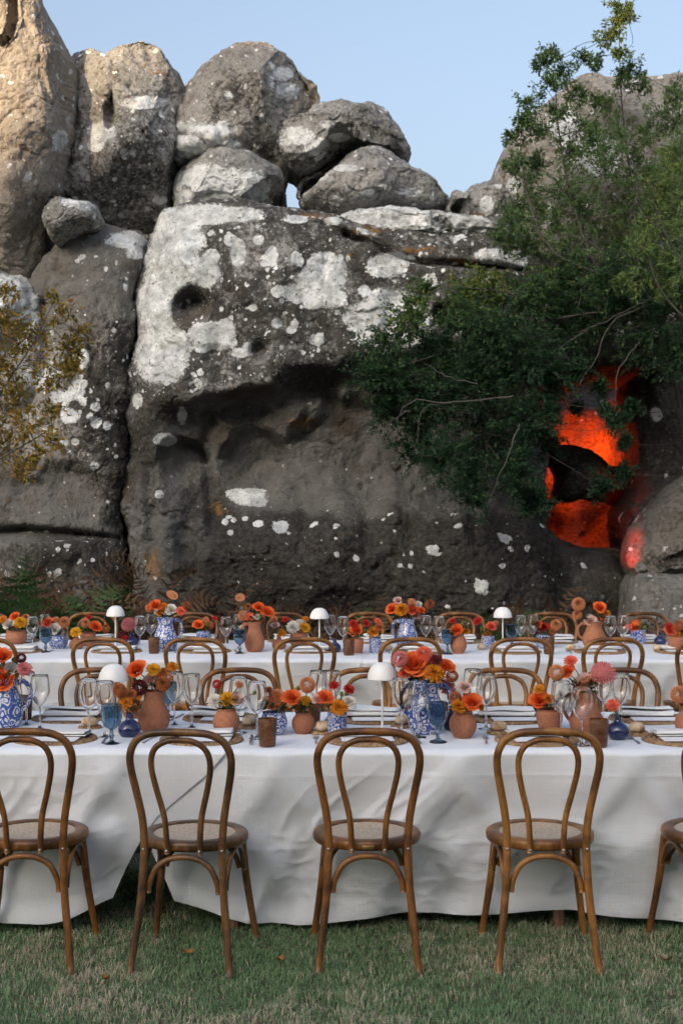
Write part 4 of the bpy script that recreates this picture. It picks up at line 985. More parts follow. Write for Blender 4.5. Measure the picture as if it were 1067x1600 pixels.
def terra():
    t = NT('terracotta'); o = t.obj(); n = t.noise(o, 9, 4); f = t.noise(o, 130, 2)
    w = t.n('TexWave', wave_type='BANDS', bands_direction='Z'); w.inputs['Scale'].default_value = 40; w.inputs['Distortion'].default_value = 1; t.l(o, w.inputs[0])
    oi = t.n('ObjectInfo').outputs['Random']
    c = t.mix(t.ss(n, .3, .7), (.34, .125, .062), (.45, .185, .10)); c = t.mix(t.math('MULTIPLY', t.ss(f, .55, .75), .3), c, (.52, .29, .19))
    c = t.mix(t.math('MULTIPLY', oi, .45), c, (.235, .085, .050))
    return t.set(c, .8, t.bump(t.math('ADD', f, t.math('MULTIPLY', w.outputs['Fac'], .4)), .3, .002))
M_terra = terra()
M_navy = NT('navy_glaze').set((.012, .020, .085), .12, Coat_Weight=.5)
def majolica():
    """white glaze with painted blue scrolls"""
    t = NT('blue_scroll_glaze'); o = t.obj()
    wn_ = t.n('TexNoise'); wn_.inputs['Scale'].default_value = 3.5; wn_.inputs['Detail'].default_value = 1; t.l(o, wn_.inputs['Vector'])
    sc_ = t.n('VectorMath', operation='SCALE'); sc_.inputs['Scale'].default_value = .22; t.l(wn_.outputs['Color'], sc_.inputs[0])
    ad = t.n('VectorMath', operation='ADD'); t.l(o, ad.inputs[0]); t.l(sc_.outputs[0], ad.inputs[1])
    v = t.n('TexVoronoi'); v.inputs['Scale'].default_value = 5.5; v.inputs['Randomness'].default_value = .85; t.l(ad.outputs[0], v.inputs['Vector'])
    r = t.math('SINE', t.math('MULTIPLY', v.outputs['Distance'], 19.0))
    e = t.vor(ad.outputs[0], 5.5, 'DISTANCE_TO_EDGE', rnd=.85)
    m = t.math('MAXIMUM', t.ss(r, .12, .3), t.ss(t.math('SUBTRACT', .085, e), 0, .02))
    n = t.noise(o, 6, 3)
    blue = t.mix(n, (.018, .050, .24), (.06, .12, .40))
    c = t.mix(m, (.62, .64, .68), blue)
    return t.set(c, .18, Coat_Weight=.3)
M_maj = majolica()

MESH = {}
def shared(key, fn):
    if key not in MESH: MESH[key] = fn()
    return MESH[key]
def rimmed(pr):
    """support rings next to sharp turns of a profile so that smooth shading stays local"""
    p = np.array(pr, float); out = [tuple(p[0])]
    for i in range(1, len(p) - 1):
        a, b, c = p[i - 1], p[i], p[i + 1]; u, w = a - b, c - b; lu, lw = np.linalg.norm(u), np.linalg.norm(w)
        if lu > 1e-9 and lw > 1e-9 and u.dot(w) / lu / lw > -.55:
            e = .0012 if p[:, 1].max() < .6 else .012
            if lu > e * 1.6: out.append(tuple(b + u / lu * e * .5))
            out.append(tuple(b))
            if lw > e * 1.6: out.append(tuple(b + w / lw * e * .5))
        else: out.append(tuple(b))
    return out + [tuple(p[-1])]
def L_(prof, seg, mat, name, wob=None): 
    if wob is None: prof = rimmed(prof)
    V, q = lathe(prof, seg, wob); return MB().add(V, q).mesh(name, mat)
def closed(outer, wall, zin=None):
    """outer profile bottom to top, then back down the inside"""
    inn = [(max(r - wall, .0005), max(z, outer[0][1] + wall)) for r, z in outer[::-1] if r > wall * .9]
    return [(.0003, outer[0][1])] + outer + inn + [(.0003, inn[-1][1])]
def sp(pts, n):
    return [tuple(p) for p in smooth_path([(a, b, 0) for a, b in pts], n)[:, :2]]

def wine_mesh():
    bowl = sp([(.0045, .098), (.012, .106), (.026, .122), (.038, .146), (.0425, .168), (.040, .195), (.034, .232)], 18)
    inner = [(r - .0013, z + .0006) for r, z in bowl[::-1] if r > .006]
    foot = [(.0003, 0), (.034, 0), (.0345, .0015), (.030, .003), (.012, .0065), (.0055, .012), (.0042, .03), (.0040, .06), (.0042, .085)]
    return L_(foot + bowl + inner + [(.0003, inner[-1][1] - .001)], 32, M_glass, 'wine_glass')
def goblet_mesh():
    bowl = sp([(.008, .062), (.022, .070), (.036, .090), (.0405, .118), (.0400, .160)], 16); bowl = bowl[:-1] + [(.0400, .1585), (.0398, .1600)]
    inner = [(r - .004, z + .002) for r, z in bowl[::-1] if r > .012]
    foot = [(.0003, 0), (.034, 0), (.036, .003), (.030, .007), (.012, .013), (.007, .020), (.009, .030), (.012, .037), (.008, .045), (.007, .055)]
    pr = foot + bowl + inner + [(.0003, inner[-1][1] - .001)]; nb = len(foot)
    def wob(V, t, p):
        pass
        for j in range(nb, nb + 14):
            a = np.cos(t * 9 + j * 1.05) * np.cos(t * 9 - j * 1.05)
            f = 1 + .045 * a; V[:, j, 0] *= f; V[:, j, 1] *= f
        return V
    return L_(pr, 72, M_blueglass, 'goblet', wob)
def tumbler_mesh():
    o = [(.028, 0), (.031, .002), (.033, .010), (.036, .06), (.038, .108), (.0372, .110)]
    return L_(closed(o, .003), 32, M_amber, 'tumbler')
def lamp_parts():
    dome = sp([(.0625, .222), (.062, .232), (.056, .254), (.042, .276), (.022, .288), (.0005, .291)], 20)
    inner = [(max(r - .002, .0004), z - .002) for r, z in dome[::-1]]
    return {'lamp_shade': L_(dome[:1] + dome + inner, 40, M_shade, 'lamp_shade'),
            'stem': L_([(.0003, .006), (.0050, .006), (.0050, .286), (.0003, .286)], 12, M_white, 'stem'),
            'base': L_([(.0003, 0), (.046, 0), (.047, .003), (.046, .009), (.010, .012), (.006, .02), (.0003, .02)], 32, M_white, 'base')}
def pot_mesh(kind):
    """unit vases: radius about .5, height 1"""
    P_ = {'jug': [(.30, 0), (.33, .01), (.45, .14), (.50, .30), (.47, .46), (.36, .66), (.31, .80), (.33, .92), (.37, 1.0)],
          'pitcher': [(.36, 0), (.38, .01), (.47, .16), (.50, .34), (.46, .54), (.36, .72), (.33, .84), (.35, .94), (.38, 1.0)],
          'round': [(.26, 0), (.30, .02), (.44, .22), (.50, .45), (.47, .68), (.38, .84), (.33, .91), (.34, .96), (.36, 1.0)],
          'bowl': [(.26, 0), (.30, .02), (.44, .25), (.50, .52), (.47, .75), (.42, .90), (.43, .96), (.45, 1.0)],
          'pot': [(.34, 0), (.37, .02), (.45, .25), (.49, .55), (.50, .80), (.46, .90), (.48, .97), (.50, 1.0)],
          'cylinder': [(.46, 0), (.48, .02), (.49, .30), (.49, .70), (.50, .95), (.49, 1.0)],
          'bud': [(.30, 0), (.35, .02), (.48, .20), (.50, .38), (.40, .58), (.20, .72), (.15, .82), (.16, .92), (.20, 1.0)]}[kind]
    return closed(sp(P_, 26), .045)
def vase(name, kind, px, py, wpx, hpx, mat, label, t=1, handle=0, group=None, cat='vase'):
    b = spot(px, py, t); s = b[1] / F
    key = (kind, mat.name)
    me = shared(key, lambda: L_(pot_mesh(kind), 36, mat, kind + '_body'))
    w, h = wpx * s, hpx * s
    if handle:
        root = empty(name, b); 
        o = place('body', me, root, None, rng.uniform(0, 6), (w, w, h))
        hp = [(.36, 0, .90), (.52, 0, .92), (.66, 0, .78), (.66, 0, .58), (.56, 0, .42), (.46, 0, .36)]
        hm = shared(('h', mat.name), lambda: MB().add(*tube(smooth_path(hp, 20) , np.linspace(.055, .05, 20), 8)).mesh('handle', mat))
        place('handle', hm, root, None, math.pi if handle < 0 else 0.0, (w, w, h))
        if abs(handle) > 1:
            place('handle', hm, root, None, 0.0 if handle < 0 else math.pi, (w, w, h))
        root.rotation_euler = (0, 0, rng.uniform(-.3, .3))
    else:
        root = place(name, me, None, b, rng.uniform(0, 6), (w, w, h))
    tag(root, label, cat, group)
    return dict(b=b, mouth=b + [0, 0, h * .97], r=w * .33, s=s, Y=b[1])

# ---- flowers
def fm(name, c1, c2, c3=None, trans=.25):
    t = NT(name); r = t.attr('rnd'); n = t.noise(t.obj(), 3, 2)
    c = t.mix(r, c1, c2); c = t.mix(t.math('MULTIPLY', t.ss(n, .4, .7), .4), c, c3 or c2)
    t.set(c, .6, Specular_IOR_Level=.25); tr = t.n('BsdfTranslucent'); t.l(c, tr.inputs[0]); mx = t.n('MixShader'); mx.inputs[0].default_value = trans
    t.l(t.b.outputs[0], mx.inputs[1]); t.l(tr.outputs[0], mx.inputs[2]); t.l(mx.outputs[0], t.out.inputs['Surface']); return t.m
FC = {'orange': fm('orange_petals', (.78, .115, .018), (.85, .22, .06), (.72, .09, .03)), 'coral': fm('coral_petals', (.72, .10, .05), (.80, .20, .12)),
      'yellow': fm('yellow_petals', (.62, .28, .012), (.78, .42, .03)), 'gold': fm('gold_petals', (.55, .17, .012), (.68, .27, .02)),
      'peach': fm('peach_petals', (.50, .17, .07), (.62, .27, .13)), 'rust': fm('rust_petals', (.30, .075, .025), (.42, .14, .05)),
      'red': fm('red_petals', (.35, .012, .010), (.50, .03, .02)), 'wine': fm('wine_petals', (.09, .008, .012), (.16, .02, .025)),
      'pink': fm('pink_petals', (.55, .14, .14), (.66, .25, .24)), 'blush': fm('blush_petals', (.66, .42, .38), (.74, .54, .50)),
      'white': fm('white_petals', (.70, .66, .60), (.78, .75, .70)), 'green': fm('green_buds', (.10, .17, .04), (.22, .30, .08))}
M_stem = NT('flower_stem').set((.07, .12, .035), .6)
M_leaf = fm('bouquet_leaves', (.020, .055, .018), (.05, .10, .03))
def petal(w, l, cup, nu=4, nv=4, ruff=0.0, tip=.75):
    """a petal from the origin up along z, bowed outward to +x"""
    u = np.linspace(0, 1, nu); v = np.linspace(-1, 1, nv); U, Vv = np.meshgrid(u, v, indexing='ij')
    ww = w * np.sin(np.clip(U * .85 + .15, 0, 1) * np.pi * tip) ** .7
    x = cup * l * (U ** 1.6) - (Vv ** 2) * ww * .35 + ruff * l * np.sin(Vv * 7 + U * 3) * U
    return np.stack([x, Vv * ww, l * U * np.sqrt(np.clip(1 - (cup * .7) ** 2 * U, .05, 1))], -1).reshape(-1, 3), gridq(nu, nv)
def rotz(V, a):
    c, s = math.cos(a), math.sin(a); return V @ np.array([[c, s, 0], [-s, c, 0], [0, 0, 1]])
def roty(V, a):
    c, s = math.cos(a), math.sin(a); return V @ np.array([[c, 0, -s], [0, 1, 0], [s, 0, c]])
def bloom_mesh(kind, colr, var=0):
    r = np.random.default_rng(hash((kind, var)) % 1000 if False else len(kind) * 31 + var * 7); m = MB()
    mats = [FC[colr], FC['green'], FC['wine'], FC['gold']]
    if kind in ('rose', 'ruffle'):        # diameter about 1, facing +z
        n = 26 if kind == 'rose' else 20
        for k in range(n):
            f = k / (n - 1); a = k * 2.39996
            V, q = petal(.10 + .25 * f, .28 + .22 * f, .04 + .60 * f ** 1.5, 5, 5, .0 if kind == 'rose' else .07)
            V[:, 0] += .02 + .10 * f
            V = roty(V, .03 + .50 * f ** 1.2 + r.uniform(-.08, .08)); V[:, 2] -= .16 * f
            m.add(rotz(V, a + r.uniform(-.2, .2)), q, 0, r.uniform(0, .6) + .4 * f)
    elif kind == 'dahlia':                # ball of small cupped petals
        n = 120
        for k in range(n):
            z = 1 - (k + .5) / n * 1.75; a = k * 2.39996; rr = math.sqrt(max(0, 1 - z * z)); d = np.array([rr * math.cos(a), rr * math.sin(a), z])
            V, q = petal(.075, .20, .35, 3, 3, 0, .8); V = roty(V, math.acos(np.clip(z, -1, 1)) * .98); V = rotz(V, a) + d * .33
            m.add(V, q, 0, r.uniform(0, 1))
    elif kind in ('mum', 'daisy', 'zinnia'):
        rings = {'mum': [(22, .50, 1.35), (20, .46, 1.05), (18, .40, .75), (14, .32, .45), (8, .22, .2)], 'daisy': [(16, .50, 1.4), (14, .44, 1.15)], 'zinnia': [(18, .50, 1.3), (16, .42, 1.05), (12, .32, .8), (9, .22, .5)]}[kind]
        for j, (n, l, tl) in enumerate(rings):
            for k in range(n):
                V, q = petal(.060 if kind == 'mum' else .085, l, .18 + r.uniform(-.1, .1), 4, 3, 0, .85); V = roty(V, tl + r.uniform(-.14, .14)); V[:, 2] += .03 * j
                m.add(rotz(V, 2 * math.pi * (k + .5 * (j % 2)) / n + r.uniform(-.1, .1)), q, 0, r.uniform(0, 1))
        V, q = lathe([(.14, .02), (.12, .08), (.06, .12), (.001, .13)], 10); m.add(V, q, 1 if kind == 'zinnia' else 0 if kind == 'mum' else 3, .5)
    elif kind == 'scabiosa':              # soft dome of little tufts
        V, q = lathe(sp([(.10, -.20), (.40, -.12), (.48, .06), (.40, .25), (.20, .36), (.001, .38)], 10), 16); m.add(V, q, 0, .3)
        for k in range(110):
            z = 1 - (k + .5) / 110 * 1.25; a = k * 2.39996; rr = math.sqrt(max(0, 1 - z * z)); d = np.array([rr * .48, 0, z * .36])
            V, q = petal(.035, .13, .2, 3, 3); V = roty(V, math.acos(z)) + d; m.add(rotz(V, a), q, 0, r.uniform(0, 1))
    elif kind == 'anthurium':
        t = np.linspace(0, 2 * np.pi, 25)[:-1]; rad = .5 * (1 - .35 * np.cos(t)) ; x = np.cos(t + np.pi) * rad + .05; y = np.sin(t) * rad * .75
        V = np.vstack([[(0, 0, -.05)], np.stack([x * .5, y * .5, .02 + 0 * x], 1), np.stack([x, y, .12 * np.abs(y) * 2], 1)]); k = np.arange(24); k2 = (k + 1) % 24
        m.add(V, [np.stack([0 * k, 1 + k, 1 + k2], 1), np.stack([1 + k, 25 + k, 25 + k2, 1 + k2], 1)], 0, .5)
        m.add(*tube([(-.05, 0, 0), (.05, 0, .2), (.2, 0, .34)], [.05, .05, .02], 8), 0, .1)
    elif kind == 'amaranth':              # drooping tassel
        p = smooth_path([(0, 0, 0), (.25, 0, .12), (.55, 0, -.05), (.72, 0, -.45)], 26)
        m.add(*tube(p, .03, 5), 0, .2)
        for k in range(150):
            q0 = p[r.integers(0, 26)] + r.normal(size=3) * .05; V, q = lathe([(.001, -.03), (.028, 0), (.001, .035)], 5); m.add(V + q0, q, 0, r.uniform(0, 1))
    elif kind == 'bud':
        V, q = lathe(sp([(.05, -.4), (.22, -.28), (.28, 0), (.18, .28), (.04, .42)], 10), 10); m.add(V, q, 0, .5)
        for k in range(5):
            V, q = petal(.12, .4, .2, 3, 3); V[:, 2] -= .42; V[:, 0] += .14; m.add(rotz(V, k * 1.257), q, 1, .4)
    return m.mesh(kind, mats)
def bloom(parent, org, kind, colr, pos, size, face):
    key = ('bl', kind, colr, int(rng.integers(0, 2)))
    me = shared(key, lambda: bloom_mesh(kind, colr, key[3]))
    names = {'mum': 'chrysanthemum', 'ruffle': 'lisianthus'}
    o = place(names.get(kind, kind), me, parent, pos - org, None, size)
    o.rotation_mode = 'QUATERNION'
    o.rotation_quaternion = Vector(face).to_track_quat('Z', 'Y') @ Matrix.Rotation(rng.uniform(0, 6.28), 3, 'Z').to_quaternion() if kind not in ('amaranth',) else Vector((0, 0, 1)).to_track_quat('Z', 'Y')
    return o
def bouquet(v, label, blooms, t=1, foliage=10, group='flower arrangements'):
    """blooms: (kind, colour, px, py, size px)"""
    mouth = v['mouth']; org = mouth
    root = empty('flower_bouquet', org)
    n = len(blooms)
    for i, (kind, c, px, py, sz_) in enumerate(blooms):
        Y = v['Y'] - rng.uniform(-.012, .03) - .0006 * sz_
        pos = P(px, py, Y); size = sz_ / F * Y * (.95 if kind == 'rose' else .95)
        off = pos - mouth; face = np.array([off[0] * 3.2 + rng.uniform(-.15, .15), -.62, .50 + off[2] * 1.2])
        if kind in ('anthurium',): face = np.array([.35, -.9, .5])
        bloom(root, org, kind, c, pos, size, face / np.linalg.norm(face))
        a = np.array([rng.uniform(-.4, .4) * v['r'], rng.uniform(-.4, .4) * v['r'], -.02]); e = pos - org - face / np.linalg.norm(face) * size * .18
        md = (a + e) / 2 + np.array([0, 0, .12 * np.linalg.norm(e - a)])
        MB().add(*tube(smooth_path([a, md, e], 7), .0022, 5, False)).build('stem', M_stem, root)
    # a few blooms on the far side
    if n > 3:
        for i in range(max(2, n // 3)):
            kind, c, px, py, sz_ = blooms[int(rng.integers(0, n))]
            if kind in ('amaranth', 'anthurium'): continue
            size = sz_ / F * v['Y'] * .9; pos = mouth + [rng.uniform(-.5, .5) * v['r'] * 2, v['r'] * 1.1 + .02, min(.05, size * .5)]
            bloom(root, org, kind, c, pos, size, np.array([0, .8, .6]))
    if foliage:
        nl = foliage * 3; a = rng.uniform(0, 2 * np.pi, nl); d = np.stack([np.cos(a), np.sin(a), rng.uniform(-.1, 1.0, nl)], 1)
        pos = np.stack([np.cos(a), np.sin(a), 0 * a], 1) * v['r'] * rng.uniform(.3, 1.2, nl)[:, None] + [0, 0, .008] + rng.uniform(0, .03, nl)[:, None] * [0, 0, 1]
        V, f, A = leaves(pos, d, rng.uniform(.022, .045, nl) * (1 if t == 1 else 1.1), rng.uniform(.010, .02, nl), rng.uniform(0, 1, nl))
        MB().add(V, f, 0, A).build('foliage', M_leaf, root, False)
    return tag(root, label, 'bouquet', group)

# ---- small things
def wine(px, py, label, t=1, hpx=None):
    b = spot(px, py, t); s = 1.0 if hpx is None else hpx / F * b[1] / .232
    o = place('wine_glass', shared('wine', wine_mesh), None, b, rng.uniform(0, 6), s); return tag(o, label, 'wine glass', 'clear wine glasses on the %s table' % TN[t])
def goblet(px, py, label, t=1):
    o = place('goblet', shared('goblet', goblet_mesh), None, spot(px, py, t), rng.uniform(0, 6)); return tag(o, label, 'goblet', 'blue glass goblets')
def tumbler(px, py, label, t=1):
    o = place('tumbler', shared('tumbler', tumbler_mesh), None, spot(px, py, t), rng.uniform(0, 6)); return tag(o, label, 'tumbler', 'amber glass tumblers')
def lamp(px, py, label, t=1):
    root = empty('table_lamp', spot(px, py, t))
    for k, me in shared('lamp', lamp_parts).items(): place(k, me, root)
    return tag(root, label, 'lamp', 'white dome table lamps')

def seagrass():
    t = NT('woven_seagrass'); o = t.obj(); n = t.noise(o, 60, 3, .7); n2 = t.noise(o, 14, 2)
    c = t.mix(t.ss(n, .3, .7), (.16, .090, .042), (.42, .275, .150)); c = t.mix(t.math('MULTIPLY', t.ss(n2, .45, .7), .45), c, (.20, .115, .058))
    return t.set(c, .75, t.bump(n, .6, .003))
M_sea = seagrass()
def charger_mesh(rad=.170, rings=8, name='charger'):
    pr = [(.0005, .006)]; 
    for k in range(rings):
        r0 = rad * k / rings; r1 = rad * (k + 1) / rings
        for u, zz in ((.1, .004), (.3, .0085), (.5, .0100), (.7, .0085), (.92, .004)): pr.append((r0 + (r1 - r0) * u, zz + (.002 if k == rings - 1 else 0)))
    pr += [(rad, .003), (rad * .98, 0), (.0005, 0)]
    def wob(V, t, p):
        for j in range(len(p)):
            if p[j, 1] > .002:
                k = int(p[j, 0] / rad * rings); nn = max(6, int(14 * (k + 1)))
                V[:, j, 2] *= 1 + .42 * np.sin(t * nn / 2 + j * 1.3 + k)
        return V
    return L_(pr, 144, M_sea, name, wob)
M_linen = NT('napkin_linen'); _t = M_linen; M_linen = _t.set(_t.mix(_t.noise(_t.obj(), 30, 3), (.70, .70, .71), (.80, .80, .80)), .85, _t.bump(_t.noise(_t.obj(), 300, 2), .2, .001), Specular_IOR_Level=.2)
M_card = NT('white_card').set((.80, .80, .82), .6)
def napkin_mesh(var):
    """folded twice: a cloth strip running back and forth in section, rumpled along its length"""
    r = np.random.default_rng(50 + var)
    lay, W_, th = (3, .062, .0085)
    sec = []
    for k in range(lay):
        z0 = .006 + k * th; a, b = (-1, 1) if k % 2 == 0 else (1, -1)
        for u in np.linspace(0, 1, 7): sec.append(((a + (b - a) * u) * W_ * (1 - .05 * k), z0 + th * .15 * math.sin(u * 3.1)))
        if k < lay - 1:
            for u in (.3, .7): sec.append((b * W_ * (1 - .05 * k) + b * .004 * math.sin(u * 3.14), z0 + th * u))
    sec = np.array(sec); n = 40; L = .255
    X = np.linspace(-L / 2, L / 2, n); m = MB()
    def sheet(off):
        V = np.zeros((n, len(sec), 3)); V[:, :, 0] = X[:, None] + .004 * np.sin(sec[None, :, 1] * 300); V[:, :, 1] = sec[None, :, 0]; V[:, :, 2] = sec[None, :, 1] + off
        p = V.reshape(-1, 3); p = p.copy()
        p[:, 2] += (.004 * perlin(p * [9, 22, 30] + var * 3) + .0035) * np.clip(p[:, 2] * 60, 0, 1) + np.clip(p[:, 2] - .008, 0, 1) * .6 * perlin(p * [5, 6, 0] + 8 + var)
        p[:, 1] += .006 * perlin(p * [7, 3, 60] + 5 + var); return p
    A = sheet(0); Bq = sheet(-.0022); g = gridq(n, len(sec)); m.add(A, g); m.add(Bq, g[:, ::-1])
    # close the rim between the two faces
    ns = len(sec); idx = np.concatenate([np.arange(ns), np.arange(1, n) * ns + ns - 1, (n - 1) * ns + np.arange(ns - 2, -1, -1), np.arange(n - 2, 0, -1) * ns]); k2 = np.roll(idx, -1)
    m.F.append(np.stack([idx, k2, k2 + n * ns, idx + n * ns], 1)); m.M.append(np.zeros(len(idx)))
    return m.mesh('napkin', M_linen)
def fork_mesh():
    m = MB(); p = np.array([(0, -.10, .004), (0, -.06, .005), (0, 0, .006), (0, .035, .004)]); m.add(*tube(smooth_path(p, 12), np.interp(np.linspace(0, 1, 12), [0, .15, .6, 1], [.0055, .0050, .0022, .003]), 6))
    V, f = rbox(-.011, .011, .032, .052, .003, .0055, .0008); m.add(V, f)
    for x in (-.009, -.003, .003, .009): m.add(*tube(smooth_path([(x, .050, .004), (x, .075, .0055), (x * .92, .098, .009)], 6), [.0018] * 5 + [.0008], 5))
    return m.mesh('fork', M_steel)
def knife_mesh():
    m = MB(); m.add(*tube(smooth_path([(0, -.11, .005), (0, -.06, .005), (0, -.005, .005)], 10), np.interp(np.linspace(0, 1, 10), [0, .2, 1], [.005, .0062, .0045]), 8))
    pr = [(-.005, -.005), (.006, -.005), (.009, .03), (.009, .085), (.003, .108), (-.004, .112)]
    V = np.array([(x, y, z) for z in (.0042, .0062) for x, y in pr]); n = 6; k = np.arange(n); k2 = (k + 1) % n
    m.add(V, [np.array([[5, 4, 3, 2, 1, 0]]), np.array([[6, 7, 8, 9, 10, 11]]), np.stack([k, k2, k2 + n, k + n], 1)])
    return m.mesh('knife', M_steel, )
M_bread = NT('bread_crust'); _t = M_bread; _n = _t.noise(_t.obj(), 22, 4); M_bread = _t.set(_t.mix(_t.ss(_n, .35, .68), (.62, .50, .34), (.36, .20, .095)), .75, _t.bump(_t.noise(_t.obj(), 90, 3), .4, .003))
def roll_mesh(var):
    V, q = lathe(sp([(.0005, 0), (.018, .001), (.029, .010), (.031, .022), (.024, .036), (.010, .043), (.0005, .044)], 18), 28)
    V = V * [1.12, .95, 1.0]; V = V + .0028 * perlin(V * 55 + var * 9)[:, None] * [1, 1, .6]
    V[:, 2] -= .004 * np.exp(-(V[:, 1] / .004) ** 2) * (V[:, 2] > .03)
    return MB().add(V, q).mesh('bread_roll', M_bread)
# ------------------------------------------------------------------ setting the tables
ordn = ['first', 'second', 'third', 'fourth', 'fifth', 'sixth', 'seventh', 'eighth', 'ninth']
def setting(px, py, t, near, k, cutlery=True, card=True):
    """one place: charger, napkin, card, fork and knife; k counts from the left"""
    side = 'near' if near else 'far'
    who = '%s from left, %s side of %s table' % (ordn[k], side, TN[t])
    b = spot(px, py, t); rz = rng.uniform(-.08, .08) + (0 if near else math.pi)
    o = place('charger', shared('charger', charger_mesh), None, b, rng.uniform(0, 6)); tag(o, 'round woven charger, %s' % who, 'charger', 'woven chargers')
    a = b + [rng.uniform(-.012, .012), -.02 if not near else .015, .0135]
    if card:
        V, f = rbox(-.105, .105, -.055, .055, 0, .0008, .0002); me = shared('card', lambda: MB().add(V, f).mesh('menu_card', M_card, False))
        dy = -.085 if not near else -.055
        o = place('menu_card', me, None, b + [rng.uniform(-.01, .03), dy, .0150], rng.uniform(-.12, .12)); tag(o, 'white menu card, %s' % who, 'menu card', 'menu cards')
    var = int(rng.integers(0, 4)); me = shared(('nap', var), lambda: napkin_mesh(var))
    o = place('napkin', me, None, a + [0, .03 if near else .035, .0035], rz * 1.0 + rng.uniform(-.1, .1), (.95, .9, .8 if near else 1.25)); tag(o, 'folded white napkin, %s' % who, 'napkin', 'folded napkins')
    if cutlery:
        s = 1 if near else -1
        o = place('fork', shared('fork', fork_mesh), None, b + [-s * .205, 0, .0008], (0 if near else math.pi) + rng.uniform(-.2, .2)); tag(o, 'steel fork, place %s' % who, 'fork', 'forks')
        o = place('knife', shared('knife', knife_mesh), None, b + [s * .200, 0, .0008], (0 if near else math.pi) + rng.uniform(-.2, .2)); tag(o, 'steel knife, place %s' % who, 'knife', 'knives')
for k, px in enumerate([87, 315, 573, 838, 1068]): setting(px, 1157, 1, True, k)
for k, px in enumerate([110, 345, 582, 795, 1010]): setting(px, 1124, 1, False, k)
for k, px in enumerate([28, 183, 322, 483, 655, 805, 937, 1062]): setting(px, 1019, 2, True, k, cutlery=(k % 2 == 0))
for k, px in enumerate([25, 150, 310, 455, 585, 715, 865, 1000]): setting(px, 1003, 2, False, k, cutlery=False)
def roll(px, py, label, t=1, var=0, coaster=True):
    b = spot(px, py, t)
    if coaster:
        o = place('coaster', shared('coaster', lambda: charger_mesh(.052, 3, 'coaster')), None, b, rng.uniform(0, 6)); tag(o, 'woven coaster under ' + label, 'coaster', 'woven coasters'); b = b + [0, 0, .0105]
    o = place('bread_roll', shared(('roll', var), lambda: roll_mesh(var)), None, b, rng.uniform(0, 6)); tag(o, label, 'bread roll', 'bread rolls')
roll(141, 1139, 'cream roll left of the lamp on the left of the front table', 1, 0)
roll(504, 1146, 'cream roll in front of the patterned cylinder pot', 1, 1)
roll(629, 1136, 'pale roll beside the stem of the middle lamp', 1, 2)
roll(779, 1146, 'brown roll right of the round terracotta vase', 1, 3)
roll(994, 1148, 'cream roll right of the navy bud vase at right', 1, 1)
roll(390, 1137, 'dull roll behind the amber tumbler', 1, 2)
roll(752, 1015, 'cream roll before the small patterned pot on the back table', 2, 0, False)
roll(891, 1016, 'grey roll left of the rightmost terracotta jug on the back table', 2, 2, False)
roll(1027, 1017, 'cream roll near the right end of the back table', 2, 1, False)
roll(606, 1016, 'brown roll left of the patterned jug with a handle on the back table', 2, 3, False)

# lamps
lamp(178, 1146, 'white dome lamp at the left of the front table', 1)
lamp(597, 1143, 'white dome lamp in the middle of the front table', 1)
lamp(181, 1013, 'leftmost white dome lamp on the back table', 2)
lamp(499, 1018, 'middle white dome lamp on the back table', 2)
lamp(785, 1016, 'rightmost white dome lamp on the back table', 2)

# front table: glasses
for px, py, lab in [(42, 1134, 'wine glass half hidden by the leftmost patterned pitcher'), (63, 1140, 'wine glass right of the leftmost patterned pitcher'), (139, 1149, 'wine glass directly left of the left lamp'), (164, 1153, 'wine glass in front of the left lamp'),
                    (273, 1134, 'left wine glass of the pair right of the terracotta jug'), (300, 1138, 'right wine glass of the pair right of the terracotta jug'), (373, 1145, 'left wine glass of the pair behind the amber tumbler'), (402, 1154, 'right wine glass of the pair behind the amber tumbler'),
                    (497, 1131, 'left wine glass behind the peach dahlia vase'), (518, 1131, 'right wine glass behind the patterned cylinder pot'), (627, 1146, 'wine glass left of the big patterned pitcher in the middle'), (653, 1152, 'wine glass in front of the big patterned pitcher in the middle'),
                    (738, 1128, 'left wine glass of the pair right of the round terracotta vase'), (759, 1139, 'right wine glass of the pair right of the round terracotta vase'), (876, 1153, 'wine glass in front of the white dahlia at right'), (908, 1165, 'wine glass in front of the right terracotta jug'),
                    (942, 1132, 'left wine glass of the pair behind the navy bud vase at right'), (969, 1138, 'right wine glass of the pair behind the navy bud vase at right')]:
    wine(px, py, 'clear ' + lab, 1)
goblet(175, 1164, 'blue pressed glass goblet left of the round navy vase', 1)
goblet(684, 1160, 'blue pressed glass goblet before the big patterned pitcher', 1)
goblet(263, 1122, 'blue pressed glass goblet behind the terracotta jug with orange roses', 1)
tumbler(418, 1166, 'amber tumbler left of the small patterned bowl vase', 1)
tumbler(935, 1167, 'amber tumbler in front of the right terracotta jug', 1)
tumbler(488, 1133, 'amber tumbler behind the small dark terracotta vase', 1)
tumbler(38, 1126, 'amber tumbler behind the leftmost patterned pitcher', 1)

